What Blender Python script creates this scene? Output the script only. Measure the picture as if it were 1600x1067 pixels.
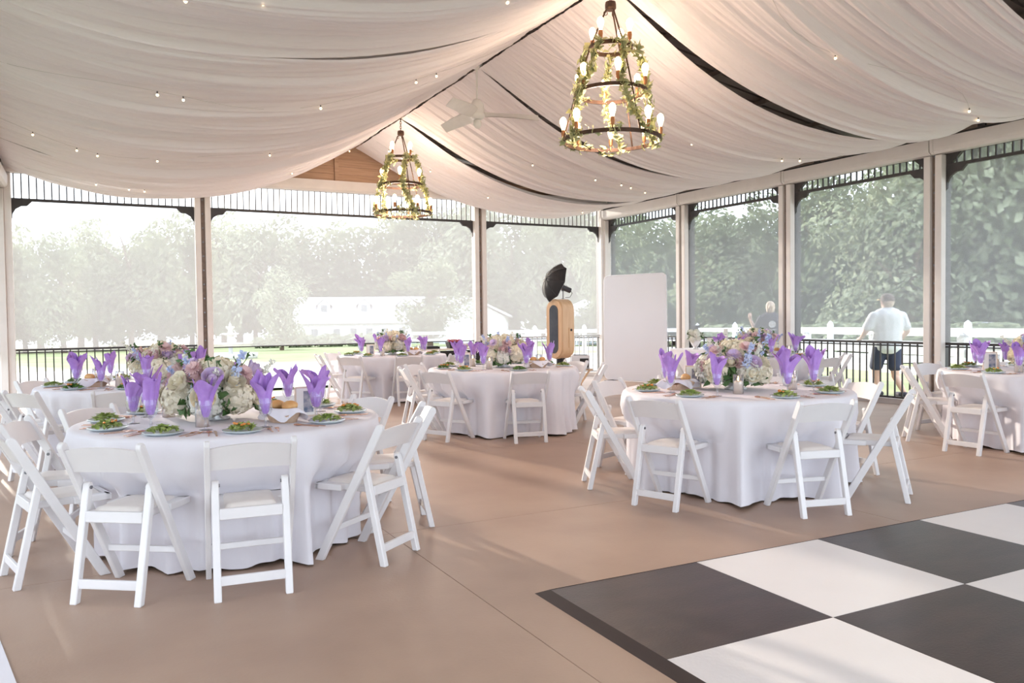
import bpy, bmesh, math, random
from math import sin, cos, pi, radians, sqrt, atan2, exp
from mathutils import Vector, Matrix
random.seed(11)
for o in list(bpy.data.objects): bpy.data.objects.remove(o)
SC = bpy.context.scene
COL = SC.collection

# ------------------------------------------------------------------ camera, sky, sun, exposure
FPX = 1257.31; YAW, PITCH, ROLL = 0.483357, 0.0303225, 0.0121198; EYE = 1.364
fw = Vector((sin(YAW)*cos(PITCH), cos(YAW)*cos(PITCH), -sin(PITCH)))
rt = Vector((cos(YAW), -sin(YAW), 0)); dn = fw.cross(rt)
r2 = cos(ROLL)*rt + sin(ROLL)*dn; d2 = -sin(ROLL)*rt + cos(ROLL)*dn
cam = bpy.data.cameras.new('camera'); camo = bpy.data.objects.new('camera', cam); COL.objects.link(camo)
cam.sensor_width = 36; cam.sensor_fit = 'HORIZONTAL'; cam.lens = FPX/1600*36; cam.clip_end = 600
camo.matrix_world = Matrix(((r2.x, -d2.x, -fw.x, 0), (r2.y, -d2.y, -fw.y, 0), (r2.z, -d2.z, -fw.z, EYE), (0, 0, 0, 1)))
SC.camera = camo
W = bpy.data.worlds.new('sky'); SC.world = W; W.use_nodes = True
bg = W.node_tree.nodes['Background']; bg.inputs[0].default_value = (.80, .90, 1.0, 1); bg.inputs[1].default_value = 2.5
SUN_AZ, SUN_EL = radians(-8.5), radians(11.5)
sd = bpy.data.lights.new('sun', 'SUN'); sd.energy = 5.5; sd.angle = radians(1.5); sd.color = (1, .90, .76)
so = bpy.data.objects.new('sun', sd); COL.objects.link(so)
sv = Vector((sin(SUN_AZ)*cos(SUN_EL), cos(SUN_AZ)*cos(SUN_EL), sin(SUN_EL)))
so.rotation_euler = sv.to_track_quat('Z', 'Y').to_euler(); so.location = sv*90
vs = SC.view_settings; vs.view_transform = 'Standard'; vs.look = 'None'; vs.exposure = 0.62; vs.gamma = 1
vs.use_curve_mapping = False

# ------------------------------------------------------------------ materials
MATS = {}
def mat(name, col, rough=.5, metal=0., col2=None, nscale=8., bump=0., bscale=40., emit=None, estr=0., stretch=None, spec=None, coat=0.):
    """principled material; colour drifts between col and col2 with noise"""
    if name in MATS: return MATS[name]
    m = bpy.data.materials.new(name); m.use_nodes = True; MATS[name] = m
    nt = m.node_tree; N = nt.nodes; L = nt.links; b = N['Principled BSDF']
    b.inputs['Roughness'].default_value = rough; b.inputs['Metallic'].default_value = metal
    if spec is not None: b.inputs['Specular IOR Level'].default_value = spec
    if coat: b.inputs['Coat Weight'].default_value = coat
    tc = N.new('ShaderNodeTexCoord'); mp = N.new('ShaderNodeMapping'); L.new(tc.outputs['Object'], mp.inputs[0])
    if stretch: mp.inputs['Scale'].default_value = stretch
    nz = N.new('ShaderNodeTexNoise'); nz.inputs['Scale'].default_value = nscale; nz.inputs['Detail'].default_value = 4
    L.new(mp.outputs[0], nz.inputs[0])
    if col2 is None: col2 = tuple(c*.93 for c in col)
    rp = N.new('ShaderNodeValToRGB'); rp.color_ramp.elements[0].position = .35; rp.color_ramp.elements[1].position = .65
    rp.color_ramp.elements[0].color = (*col, 1); rp.color_ramp.elements[1].color = (*col2, 1)
    L.new(nz.outputs[0], rp.inputs[0]); L.new(rp.outputs[0], b.inputs['Base Color'])
    if bump:
        n2 = N.new('ShaderNodeTexNoise'); n2.inputs['Scale'].default_value = bscale; n2.inputs['Detail'].default_value = 3
        L.new(mp.outputs[0], n2.inputs[0]); bp = N.new('ShaderNodeBump'); bp.inputs['Strength'].default_value = bump
        bp.inputs['Distance'].default_value = .01; L.new(n2.outputs[0], bp.inputs['Height']); L.new(bp.outputs[0], b.inputs['Normal'])
    if emit: b.inputs['Emission Color'].default_value = (*emit, 1); b.inputs['Emission Strength'].default_value = estr
    return m
def sheer(name, col, transp, transl, nscale=30., var=.25, bump=0., stretch=None, col2=None):
    """thin cloth or mesh: diffuse + translucent + straight-through"""
    if name in MATS: return MATS[name]
    m = bpy.data.materials.new(name); m.use_nodes = True; MATS[name] = m
    nt = m.node_tree; N = nt.nodes; L = nt.links; N.remove(N['Principled BSDF']); out = N['Material Output']
    d = N.new('ShaderNodeBsdfDiffuse'); t = N.new('ShaderNodeBsdfTranslucent'); x = N.new('ShaderNodeBsdfTransparent')
    for s in (d, t): s.inputs[0].default_value = (*col, 1)
    a = N.new('ShaderNodeMixShader'); a.inputs[0].default_value = transl; L.new(d.outputs[0], a.inputs[1]); L.new(t.outputs[0], a.inputs[2])
    c = N.new('ShaderNodeMixShader'); L.new(a.outputs[0], c.inputs[1]); L.new(x.outputs[0], c.inputs[2])
    tc = N.new('ShaderNodeTexCoord'); mp = N.new('ShaderNodeMapping'); L.new(tc.outputs['Object'], mp.inputs[0])
    if stretch: mp.inputs['Scale'].default_value = stretch
    nz = N.new('ShaderNodeTexNoise'); nz.inputs['Scale'].default_value = nscale; nz.inputs['Detail'].default_value = 3; L.new(mp.outputs[0], nz.inputs[0])
    if col2:
        rp = N.new('ShaderNodeValToRGB'); rp.color_ramp.elements[0].position = .35; rp.color_ramp.elements[1].position = .65
        rp.color_ramp.elements[0].color = (*col, 1); rp.color_ramp.elements[1].color = (*col2, 1); L.new(nz.outputs[0], rp.inputs[0]); L.new(rp.outputs[0], d.inputs[0]); L.new(rp.outputs[0], t.inputs[0])
    mr = N.new('ShaderNodeMapRange'); mr.inputs[1].default_value = .3; mr.inputs[2].default_value = .7
    mr.inputs[3].default_value = max(0, transp*(1-var)); mr.inputs[4].default_value = min(1, transp*(1+var))
    L.new(nz.outputs[0], mr.inputs[0]); L.new(mr.outputs[0], c.inputs[0]); L.new(c.outputs[0], out.inputs[0])
    if bump:
        bp = N.new('ShaderNodeBump'); bp.inputs['Strength'].default_value = bump; bp.inputs['Distance'].default_value = .02
        L.new(nz.outputs[0], bp.inputs['Height']); L.new(bp.outputs[0], d.inputs['Normal']); L.new(bp.outputs[0], t.inputs['Normal'])
    return m
def glassy(name, col=(.95, .97, 1), k=.82):
    if name in MATS: return MATS[name]
    m = bpy.data.materials.new(name); m.use_nodes = True; MATS[name] = m
    nt = m.node_tree; N = nt.nodes; L = nt.links; N.remove(N['Principled BSDF']); out = N['Material Output']
    g = N.new('ShaderNodeBsdfGlossy'); g.inputs['Roughness'].default_value = .06; x = N.new('ShaderNodeBsdfTransparent'); x.inputs[0].default_value = (*col, 1)
    lw = N.new('ShaderNodeLayerWeight'); lw.inputs[0].default_value = .35
    mr = N.new('ShaderNodeMapRange'); mr.inputs[3].default_value = 1-k; mr.inputs[4].default_value = .75; L.new(lw.outputs['Facing'], mr.inputs[0])
    c = N.new('ShaderNodeMixShader'); L.new(mr.outputs[0], c.inputs[0]); L.new(x.outputs[0], c.inputs[1]); L.new(g.outputs[0], c.inputs[2])
    L.new(c.outputs[0], out.inputs[0]); return m

M_conc = mat('concrete', (.44, .30, .222), .42, col2=(.37, .245, .18), nscale=1.3, bump=.07, bscale=60)
M_base = mat('joint_dark', (.06, .045, .04), .9)
M_white = mat('white_resin', (.80, .775, .785), .38, col2=(.76, .735, .75), nscale=5)
M_pad = mat('seat_vinyl', (.84, .78, .75), .45, bump=.1, bscale=80)
M_bolt = mat('bolt_steel', (.25, .25, .27), .35, 1.)
M_cloth = mat('white_linen', (.80, .77, .82), .85, col2=(.77, .74, .79), nscale=3, bump=.15, bscale=300)
M_paint = mat('white_paint', (.80, .74, .71), .45, col2=(.76, .70, .67), nscale=4)
M_dark = mat('dark_bronze', (.035, .03, .032), .45, col2=(.05, .042, .042))
M_core = mat('post_core', (.26, .195, .16), .6, col2=(.19, .14, .115), nscale=14)
M_plank = mat('cedar_plank', (.62, .40, .27), .6, col2=(.52, .32, .21), nscale=3, stretch=(.6, 6, 12), bump=.2)
M_roof = mat('roof_steel', (.36, .31, .29), .5, .2, col2=(.28, .24, .23), nscale=2)
M_beam = mat('beam_steel', (.22, .18, .165), .5, col2=(.28, .23, .21))
M_drape = sheer('ceiling_voile', (.97, .91, .925), .035, .09, nscale=9., bump=.5, stretch=(.2, 6, .2))
M_screen = sheer('solar_mesh', (.50, .49, .51), .54, .58, nscale=60., var=.04)
M_blacktile = mat('dance_black', (.035, .024, .024), .32, col2=(.055, .036, .034), nscale=3, bump=.12, bscale=55, stretch=(1, 3, 1))
M_whitetile = mat('dance_white', (.83, .78, .77), .30, col2=(.80, .75, .74), nscale=2, bump=.12, bscale=55)
M_ramp = mat('dance_ramp', (.045, .03, .028), .4)
M_purple = mat('purple_napkin', (.50, .29, .72), .75, col2=(.42, .22, .66), nscale=20, bump=.2, bscale=150)
M_glass = glassy('clear_glass', k=.93)
M_gold = mat('rose_gold', (.78, .50, .36), .22, 1., col2=(.70, .43, .30))
M_leaf = mat('salad_dark', (.07, .17, .035), .5, col2=(.14, .27, .06), nscale=30)
M_leaf2 = mat('salad_light', (.26, .36, .08), .5, col2=(.46, .50, .20), nscale=30)
M_plate = mat('grey_plate', (.50, .56, .58), .15, col2=(.56, .62, .64))
M_carrot = mat('salad_orange', (.72, .26, .05), .5)
M_cream = mat('cream_petal', (.86, .80, .66), .7, col2=(.80, .72, .55), nscale=30)
M_whpetal = mat('white_petal', (.86, .84, .78), .7, col2=(.76, .76, .66), nscale=40, bump=.4, bscale=60)
M_lav = mat('lavender_petal', (.62, .48, .74), .7, col2=(.72, .56, .70), nscale=30)
M_blush = mat('blush_petal', (.78, .56, .55), .7, col2=(.70, .48, .50), nscale=30)
M_bluep = mat('blue_petal', (.48, .56, .82), .7, col2=(.62, .68, .88), nscale=30)
M_green = mat('foliage_green', (.055, .12, .035), .55, col2=(.10, .20, .06), nscale=20)
M_euc = mat('eucalyptus', (.36, .40, .22), .6, col2=(.52, .50, .26), nscale=15)
M_bowl = mat('silver_bowl', (.55, .55, .55), .3, .6)
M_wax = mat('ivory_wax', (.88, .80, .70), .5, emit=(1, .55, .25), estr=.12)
M_flame = mat('flame', (1, .7, .3), .5, emit=(1, .62, .22), estr=14)
M_wick = mat('wick', (.05, .04, .03), .9)
M_bread = mat('bread_crust', (.62, .30, .10), .6, col2=(.78, .48, .22), nscale=12, bump=.2)
M_wicker = mat('wicker', (.60, .42, .30), .7, bump=.6, bscale=90)
M_frame = mat('champagne_frame', (.74, .60, .50), .4)
M_photo = mat('photo_print', (.10, .14, .22), .4, col2=(.45, .42, .45), nscale=28)
M_iron = mat('rust_iron', (.10, .055, .035), .45, .6, col2=(.06, .035, .025), nscale=20)
M_socket = mat('copper_socket', (.45, .20, .09), .4, .7)
M_bulb = mat('warm_bulb', (1, .9, .75), .3, emit=(1, .70, .36), estr=9)
M_mini = mat('mini_bulb', (1, .9, .75), .3, emit=(1, .72, .40), estr=3.5)
M_wire = mat('white_wire', (.7, .66, .64), .5)
M_fan = mat('fan_white', (.82, .80, .77), .4)
M_wood = mat('booth_maple', (.78, .52, .31), .4, col2=(.70, .44, .25), nscale=3, stretch=(8, 8, .8))
M_bscreen = mat('booth_screen', (.05, .055, .07), .12, col2=(.07, .075, .09))
M_black = mat('black_fabric', (.02, .018, .02), .7)
M_umin = mat('umbrella_pale', (.78, .76, .78), .6)
M_panel = mat('backdrop_white', (.86, .87, .93), .6, col2=(.84, .85, .91), nscale=1)
M_teal = mat('gift_teal', (.16, .55, .55), .5, col2=(.85, .55, .25), nscale=18)
M_paper = mat('card_paper', (.84, .82, .78), .6)
M_ink = mat('grey_ink', (.35, .33, .33), .7)
M_lawn = mat('lawn', (.24, .27, .12), .9, col2=(.32, .31, .17), nscale=.35, bump=.6, bscale=30)
M_drive = mat('drive', (.50, .47, .44), .9, nscale=.6)
M_vinyl = mat('fence_vinyl', (.86, .87, .90), .4)
M_siding = mat('barn_siding', (.60, .64, .68), .6)
M_shingle = mat('barn_roof', (.40, .39, .41), .8, col2=(.34, .33, .35))
M_pane = mat('window_pane', (.16, .19, .22), .15)
M_stone = mat('fountain_stone', (.55, .54, .52), .7)
M_bark = mat('bark', (.16, .11, .08), .9, bump=.8, bscale=12)
M_treeA = sheer('tree_green', (.09, .13, .06), 0., .40, nscale=16., col2=(.34, .38, .25))
M_treeB = sheer('tree_pale', (.15, .19, .10), 0., .40, nscale=16., col2=(.46, .50, .36))
M_treeC = sheer('tree_dark', (.07, .10, .05), 0., .40, nscale=16., col2=(.27, .31, .20))
M_skin = mat('skin', (.74, .48, .38), .55)
M_hair = mat('blond_hair', (.66, .52, .40), .6, col2=(.50, .38, .28), nscale=30)
M_tee = mat('grey_tee', (.055, .05, .075), .8)
M_tee2 = mat('white_tee', (.80, .83, .87), .8)
M_short = mat('navy_shorts', (.05, .06, .11), .8)
M_cap = mat('brown_cap', (.14, .10, .085), .8)
M_brim = mat('cap_brim', (.75, .58, .25), .7)
M_print = mat('shirt_print', (.62, .62, .66), .8)
M_flash = mat('strobe_grey', (.06, .06, .07), .35)

# ------------------------------------------------------------------ mesh helpers
class MB:
    def __init__(s): s.v = []; s.f = []
    def add(s, vs, fs):
        n = len(s.v); s.v += [tuple(v) for v in vs]; s.f += [tuple(i+n for i in f) for f in fs]; return s
    def box(s, c, d, rz=0., rot=None):
        x, y, z = d[0]/2, d[1]/2, d[2]/2
        R = rot if rot is not None else Matrix.Rotation(rz, 3, 'Z')
        vs = [R @ Vector((a*x, b*y, e*z)) + Vector(c) for a in (-1, 1) for b in (-1, 1) for e in (-1, 1)]
        return s.add(vs, [(0, 1, 3, 2), (4, 6, 7, 5), (0, 4, 5, 1), (2, 3, 7, 6), (0, 2, 6, 4), (1, 5, 7, 3)])
    def bar(s, p, q, w, h, up=(0, 0, 1)):
        p = Vector(p); q = Vector(q); d = (q-p); L = d.length; d.normalize(); a = d.cross(Vector(up))
        if a.length < 1e-4: a = d.cross(Vector((1, 0, 0)))
        a.normalize(); b = a.cross(d)
        R = Matrix((d, a, b)).transposed(); return s.box((p+q)/2, (L, w, h), rot=R)
    def prism(s, pts, axis_from, axis_to, plane='yz'):
        """extrude a 2d outline: plane yz along x, xz along y, xy along z"""
        n = len(pts)
        def P(a, b, t): return {'yz': (t, a, b), 'xz': (a, t, b), 'xy': (a, b, t)}[plane]
        vs = [P(a, b, axis_from) for a, b in pts] + [P(a, b, axis_to) for a, b in pts]
        fs = [tuple(range(n)), tuple(range(2*n-1, n-1, -1))] + [(i, i+n, (i+1) % n+n, (i+1) % n) for i in range(n)]
        return s.add(vs, fs)
    def lathe(s, prof, n=16, c=(0, 0, 0), cap=True):
        m = len(prof); vs = []; fs = []
        for r, z in prof:
            for k in range(n): vs.append((c[0]+r*cos(2*pi*k/n), c[1]+r*sin(2*pi*k/n), c[2]+z))
        for i in range(m-1):
            for k in range(n): k2 = (k+1) % n; fs.append((i*n+k, i*n+k2, (i+1)*n+k2, (i+1)*n+k))
        if cap:
            if prof[0][0] > 1e-5: fs.append(tuple(range(n-1, -1, -1)))
            if prof[-1][0] > 1e-5: fs.append(tuple((m-1)*n+k for k in range(n)))
        return s.add(vs, fs)
    def tube(s, path, r, n=8, closed=False):
        pts = [Vector(p) for p in path]; m = len(pts); vs = []; fs = []
        rr = r if isinstance(r, (list, tuple)) else [r]*m
        prev = None
        for i, p in enumerate(pts):
            if closed: d = pts[(i+1) % m]-pts[i-1]
            else: d = pts[min(i+1, m-1)]-pts[max(i-1, 0)]
            if d.length < 1e-9: d = Vector((0, 0, 1))
            d.normalize()
            a = d.cross(Vector((0, 0, 1))) if prev is None else prev-d*prev.dot(d)
            if a.length < 1e-3: a = d.cross(Vector((1, 0, 0)))
            a.normalize(); prev = a; b = d.cross(a)
            for k in range(n): t = 2*pi*k/n; vs.append(p+(a*cos(t)+b*sin(t))*rr[i])
        for i in range(m if closed else m-1):
            j = (i+1) % m
            for k in range(n): k2 = (k+1) % n; fs.append((i*n+k, i*n+k2, j*n+k2, j*n+k))
        if not closed: fs += [tuple(range(n-1, -1, -1)), tuple((m-1)*n+k for k in range(n))]
        return s.add(vs, fs)
    def ball(s, c, r, nu=10, nv=7, bump=0., seed=0, sq=(1, 1, 1)):
        rnd = random.Random(seed); vs = [(c[0], c[1], c[2]-r*sq[2])]; fs = []
        for i in range(1, nv):
            for k in range(nu):
                a = pi*i/nv; t = 2*pi*k/nu; q = r*(1+bump*rnd.uniform(-1, 1))
                vs.append((c[0]+q*sq[0]*sin(a)*cos(t), c[1]+q*sq[1]*sin(a)*sin(t), c[2]-q*sq[2]*cos(a)))
        vs.append((c[0], c[1], c[2]+r*sq[2])); last = len(vs)-1
        for k in range(nu):
            k2 = (k+1) % nu; fs.append((0, 1+k2, 1+k)); fs.append((last, 1+(nv-2)*nu+k, 1+(nv-2)*nu+k2))
            for i in range(nv-2): fs.append((1+i*nu+k, 1+i*nu+k2, 1+(i+1)*nu+k2, 1+(i+1)*nu+k))
        return s.add(vs, fs)
    def grid(s, fn, nu, nv, wrap=False):
        vs = [fn(i/nu, j/nv) for i in range(nu+1) for j in range(nv+(0 if wrap else 1))]
        w = nv if wrap else nv+1; fs = []
        for i in range(nu):
            for j in range(nv):
                j2 = (j+1) % w if wrap else j+1
                fs.append((i*w+j, i*w+j2, (i+1)*w+j2, (i+1)*w+j))
        return s.add(vs, fs)
    def mesh(s, name, m, smooth=False, bevel=0.):
        me = bpy.data.meshes.new(name); me.from_pydata(s.v, [], s.f); me.validate()
        b = bmesh.new(); b.from_mesh(me); bmesh.ops.recalc_face_normals(b, faces=b.faces[:])
        if bevel: bmesh.ops.bevel(b, geom=b.edges[:], offset=bevel, segments=1, affect='EDGES', clamp_overlap=True)
        b.to_mesh(me); b.free()
        if smooth:
            for p in me.polygons: p.use_smooth = True
        me.materials.append(m); return me
    def build(s, name, m, parent=None, smooth=False, bevel=0., loc=None):
        return link(name, s.mesh(name, m, smooth, bevel), parent, loc)
def link(name, me, parent=None, loc=None, rz=0., scale=None):
    o = bpy.data.objects.new(name, me); COL.objects.link(o)
    if parent is not None: o.parent = parent
    if loc is not None: o.location = loc
    if rz: o.rotation_euler.z = rz
    if scale is not None: o.scale = (scale,)*3 if not isinstance(scale, (tuple, list)) else scale
    return o
def tag(o, label=None, cat=None, group=None, kind=None):
    if label: o['label'] = label
    if cat: o['category'] = cat
    if group: o['group'] = group
    if kind: o['kind'] = kind
    return o
def empty(name, loc=(0, 0, 0), rz=0., **k):
    o = link(name, None, None, loc, rz); o.empty_display_size = .1; return tag(o, **k)
def copy_tree(o, parent=None):
    c = o.copy(); COL.objects.link(c); c.parent = parent
    for ch in list(o.children): copy_tree(ch, c)
    return c
# ------------------------------------------------------------------ setting: floor, walls, screens, roof
XR, XL, YB, RX = 10.45, -1.25, 15.3, 4.6
fl = MB().box((RX, 6.2, -.09), (12.6, 19.2, .14)).build('floor', M_base); tag(fl, 'tan sealed concrete floor of the pavilion', kind='structure')
fx = [-1.7, 1.652, 4.66, 7.67, 10.9]; fy = [-3.4, -.43, 2.21, 4.85, 7.49, 10.13, 12.77, 15.8]
for i in range(4):
    for j in range(7):
        g = .004
        MB().box(((fx[i]+fx[i+1])/2, (fy[j]+fy[j+1])/2, -.01), (fx[i+1]-fx[i]-g, fy[j+1]-fy[j]-g, .02)).build('slab', M_conc, fl)

def wall(side, posts, P, ztop, zval, rails, nocass=()):
    """P(s, n, z): s along the wall, n towards the room"""
    root = empty('wall_'+side, kind='structure'); tag(root, {'right': 'open right wall of posts, screens and slatted valances', 'back': 'open back wall with gable planks above the slats', 'left': 'open left wall of posts and screens'}[side])
    def bx(name, m, s0, s1, n0, n1, z0, z1, par=root, bevel=0.):
        c = [P(a, b, e) for a in (s0, s1) for b in (n0, n1) for e in (z0, z1)]
        mb = MB().add(c, [(0, 1, 3, 2), (4, 6, 7, 5), (0, 4, 5, 1), (2, 3, 7, 6), (0, 2, 6, 4), (1, 5, 7, 3)])
        return mb.build(name, m, par, bevel=bevel)
    for s in posts:
        bx('post', M_core, s-.036, s+.036, -.06, .03, 0, zval+.6)
        bx('outer_post', M_dark, s-.06, s+.06, -.24, -.12, -.15, zval+.55)
        for q in (-1, 1): bx('guide_channel', M_paint, s+q*.085-.049, s+q*.085+.049, -.02, .085, 0, ztop-.01, bevel=.006)
        for k in range(14): bx('bolt', M_bolt, s-.012, s+.012, .03, .042, .25+k*.25, .275+k*.25)
    ps = sorted(posts)
    slat = None; bal = None
    for i in range(len(ps)-1):
        a, b = ps[i]+.06, ps[i+1]-.06
        # slatted valance
        bx('valance_rail', M_dark, a, b, -.06, -.02, zval-.02, zval+.025); bx('valance_rail', M_dark, a, b, -.06, -.02, ztop-.0, ztop+.04)
        n = max(2, int(round((b-a)/.108)))
        for k in range(1, n):
            s = a+(b-a)*k/n; o = bx('valance_slat', M_dark, s-.009, s+.009, -.05, -.03, zval+.025, ztop)
        for e, q in ((a, 1), (b, -1)):   # curved corner bracket
            out = [(0, 0), (.36, 0), (.30, -.075), (.22, -.075), (.14, -.12), (.09, -.20), (.085, -.27), (.0, -.36), (0, -.20), (.05, -.16), (.10, -.09), (.16, -.05), (0, -.05)]
            out = [(0, 0), (.36, 0), (.29, -.075), (.21, -.08), (.13, -.13), (.085, -.21), (.08, -.28), (0, -.36)]
            c = [P(e+q*u, nn, zval-.02+w) for nn in (-.06, -.02) for u, w in out]; m = len(out)
            MB().add(c, [tuple(range(m)), tuple(range(2*m-1, m-1, -1))]+[(j, j+m, (j+1) % m+m, (j+1) % m) for j in range(m)]).build('bracket', M_dark, root)
            if side != 'back':
                c = [P(e+q*u, nn, w) for nn in (-.07, -.015) for u, w in ((0, zval), (0, ztop), (.30, ztop), (.14, zval+.02))]
                MB().add(c, [(0, 1, 2, 3), (7, 6, 5, 4)]+[(j, j+4, (j+1) % 4+4, (j+1) % 4) for j in range(4)]).build('gusset', M_dark, root)
        # screen in its cassette
        WN[0] += 1; w = empty('window_%d' % WN[0], kind='structure')
        tag(w, 'roll-down sheer solar screen, %s wall bay %d' % (side, i+1))
        sa, sb = ps[i]+.05, ps[i+1]-.05
        MB().add([P(sa, -.10, .885), P(sb, -.10, .885), P(sb, -.10, ztop+.19), P(sa, -.10, ztop+.19)], [(0, 1, 2, 3)]).build('screen_mesh', M_screen, w)
        bx('weight_bar', M_dark, sa+.02, sb-.02, -.112, -.088, .868, .887, w)
        ca, cb = ps[i]+.02, ps[i+1]-.02
        prof = [(-.04, ztop), (.11, ztop), (.145, ztop+.035), (.15, ztop+.07), (.15, ztop+.205), (-.04, ztop+.205)]; m = len(prof)
        c = [P(s, nn, zz) for s in (ca, cb) for nn, zz in prof]
        MB().add(c, [tuple(range(m)), tuple(range(2*m-1, m-1, -1))]+[(j, j+m, (j+1) % m+m, (j+1) % m) for j in range(m)]).build('cassette', M_paint, w)
        for s in (ca-.012, cb-.03):
            c = [P(t, nn*1.06, zz+(zz-ztop-.1)*.04) for t in (s, s+.042) for nn, zz in prof]
            MB().add(c, [tuple(range(m)), tuple(range(2*m-1, m-1, -1))]+[(j, j+m, (j+1) % m+m, (j+1) % m) for j in range(m)]).build('end_cap', M_paint, w)
        # railing
        if i in rails:
            lab, mt = rails[i]; r = empty('railing', P((a+b)/2, -.04, 0)); tag(r, lab, 'railing', 'railings around the pavilion')
            ro = Vector(P((a+b)/2, -.04, 0))
            def rb(name, s0, s1, n0, n1, z0, z1):
                c = [Vector(P(x, y, z))-ro for x in (s0, s1) for y in (n0, n1) for z in (z0, z1)]
                MB().add(c, [(0, 1, 3, 2), (4, 6, 7, 5), (0, 4, 5, 1), (2, 3, 7, 6), (0, 2, 6, 4), (1, 5, 7, 3)]).build(name, mt, r)
            rb('top_rail', a, b, -.065, -.015, .905, .94); rb('bottom_rail', a, b, -.055, -.025, .10, .13)
            n = int((b-a)/.118)
            for k in range(1, n): s = a+(b-a)*k/n; rb('baluster', s-.009, s+.009, -.049, -.031, .13, .905)
            for s in (a+.02, b-.02): rb('foot', s-.02, s+.02, -.06, -.02, .0, .905)
        bbn = 'baseboard_'+side
    return root, bx
WN = [0]
PR = [15.3, 12.56, 9.87, 7.19, 4.5, 1.8, -.9, -3.2]
rw = {i: ('dark metal railing in right wall, '+t, M_dark) for i, t in enumerate(['behind the camera side', 'nearest the camera', 'beside the dance floor', 'beside the dance floor end', 'behind the rightmost round table', 'behind the walking man chairs', 'behind the white covered display table', 'behind the white backdrop panel'])}
names = ['at the front end of the pavilion', 'alongside the camera', 'just past the right frame edge', 'right of the rightmost round table', 'behind the rightmost table edge', 'in front of the man in white', 'behind the covered display table', 'behind the white backdrop']
wr, bxr = wall('right', PR, lambda s, n, z: (XR-n, s, z), 3.53, 3.365, {i: ('dark metal baluster railing in the right wall '+names[i+1], M_dark) for i in range(7)})
wb, bxb = wall('back', [-1.2, 1.83, 7.28, 10.43], lambda s, n, z: (s, YB-n, z), 3.79, 3.365, {0: ('dark metal baluster railing in the left bay of the back wall', M_dark), 2: ('pale metal baluster railing in the back wall behind the photo booth', mat('pale_rail', (.62, .62, .62), .4))})
wl, bxl = wall('left', PR, lambda s, n, z: (XL+n, s, z), 3.53, 3.365, {})
for nm, bx, a, b in (('right', bxr, -3.2, 15.2), ('left', bxl, -3.2, 15.2)):
    par = wr if nm == 'right' else wl
    bx('eave_beam', M_dark, a, b, -.16, .10, 3.742, 3.772); bx('eave_beam', M_core, a, b, -.10, .09, 3.776, 3.86)
    k = a+.3
    while k < b: bx('beam_clip', M_dark, k-.05, k+.05, .085, .12, 3.77, 3.86); k += 1.34
    bs = bx('baseboard_'+nm, M_paint, a, b, -.24, -.125, .0, .085, None); tag(bs, 'white kerb board along the %s wall' % nm, kind='structure')
for a, b in ((-1.1, 1.75), (7.4, 10.3)):
    bs = bxb('baseboard_back', M_paint, a, b, -.24, -.125, .0, .085, None); tag(bs, 'white kerb board along the back wall', kind='structure')
# gable: beam, cedar planks, stud
bxb('gable_beam', M_paint, -1.25, 10.45, -.12, -.02, 3.99, 4.01)
def roofz(X): return 4.98-abs(X-RX)*.166
z = 4.0
while z < 4.95:
    h = min((4.97-z)/.166, 5.9); h2 = max((4.97-z-.15)/.166, .02)
    out = [(RX-h, z), (RX+h, z), (RX+min(h2, h), z+.145), (RX-min(h2, h), z+.145)]
    MB().prism(out, YB+.02, YB+.06, 'xz').build('plank', M_plank, wb, bevel=.006); z += .15
for X in (RX-2.6, RX-.33, RX+1.9): bxb('stud', M_plank, X-.04, X+.04, -.03, .03, 4.0, roofz(X)-.02)
# roof
ceil = empty('ceiling', kind='structure'); tag(ceil, 'dark ribbed metal roof above the drapes')
Y0, Y1 = -3.6, 16.4
for sgn in (-1, 1):
    k = Y0
    while k < Y1-.01:
        mb = MB()
        for q in range(5):
            y = k+q*.2
            for ya, yb, dz in ((y, y+.15, 0), (y+.15, y+.2, .03)):
                e = 7.1
                mb.add([(RX, ya, 5.0+dz), (RX+sgn*e, ya, 5.0+dz-e*.166), (RX+sgn*e, yb, 5.0+dz-e*.166), (RX, yb, 5.0+dz),
                        (RX, ya, 5.05+dz), (RX+sgn*e, ya, 5.05+dz-e*.166), (RX+sgn*e, yb, 5.05+dz-e*.166), (RX, yb, 5.05+dz)],
                       [(0, 1, 2, 3), (7, 6, 5, 4), (0, 4, 5, 1), (1, 5, 6, 2), (2, 6, 7, 3), (3, 7, 4, 0)])
        mb.build('roof_panel', M_roof, ceil); k += 1.0
    for q in range(6):
        d = .5+q*1.1; MB().box((RX+sgn*d, 6.4, roofz(RX+d)-.035), (.06, 19.6, .06)).build('purlin', M_beam, ceil)
    for q in range(7):
        y = -2.35+q*3.0
        if y > 15: y = 15.2
        MB().bar((RX, y, roofz(RX)-.13), (RX+sgn*5.85, y, roofz(RX+5.85)-.13), .09, .14).build('rafter', M_beam, ceil)
MB().box((RX, 6.4, 4.80), (.07, 19.6, .16)).build('ridge_beam', M_beam, ceil)

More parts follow.
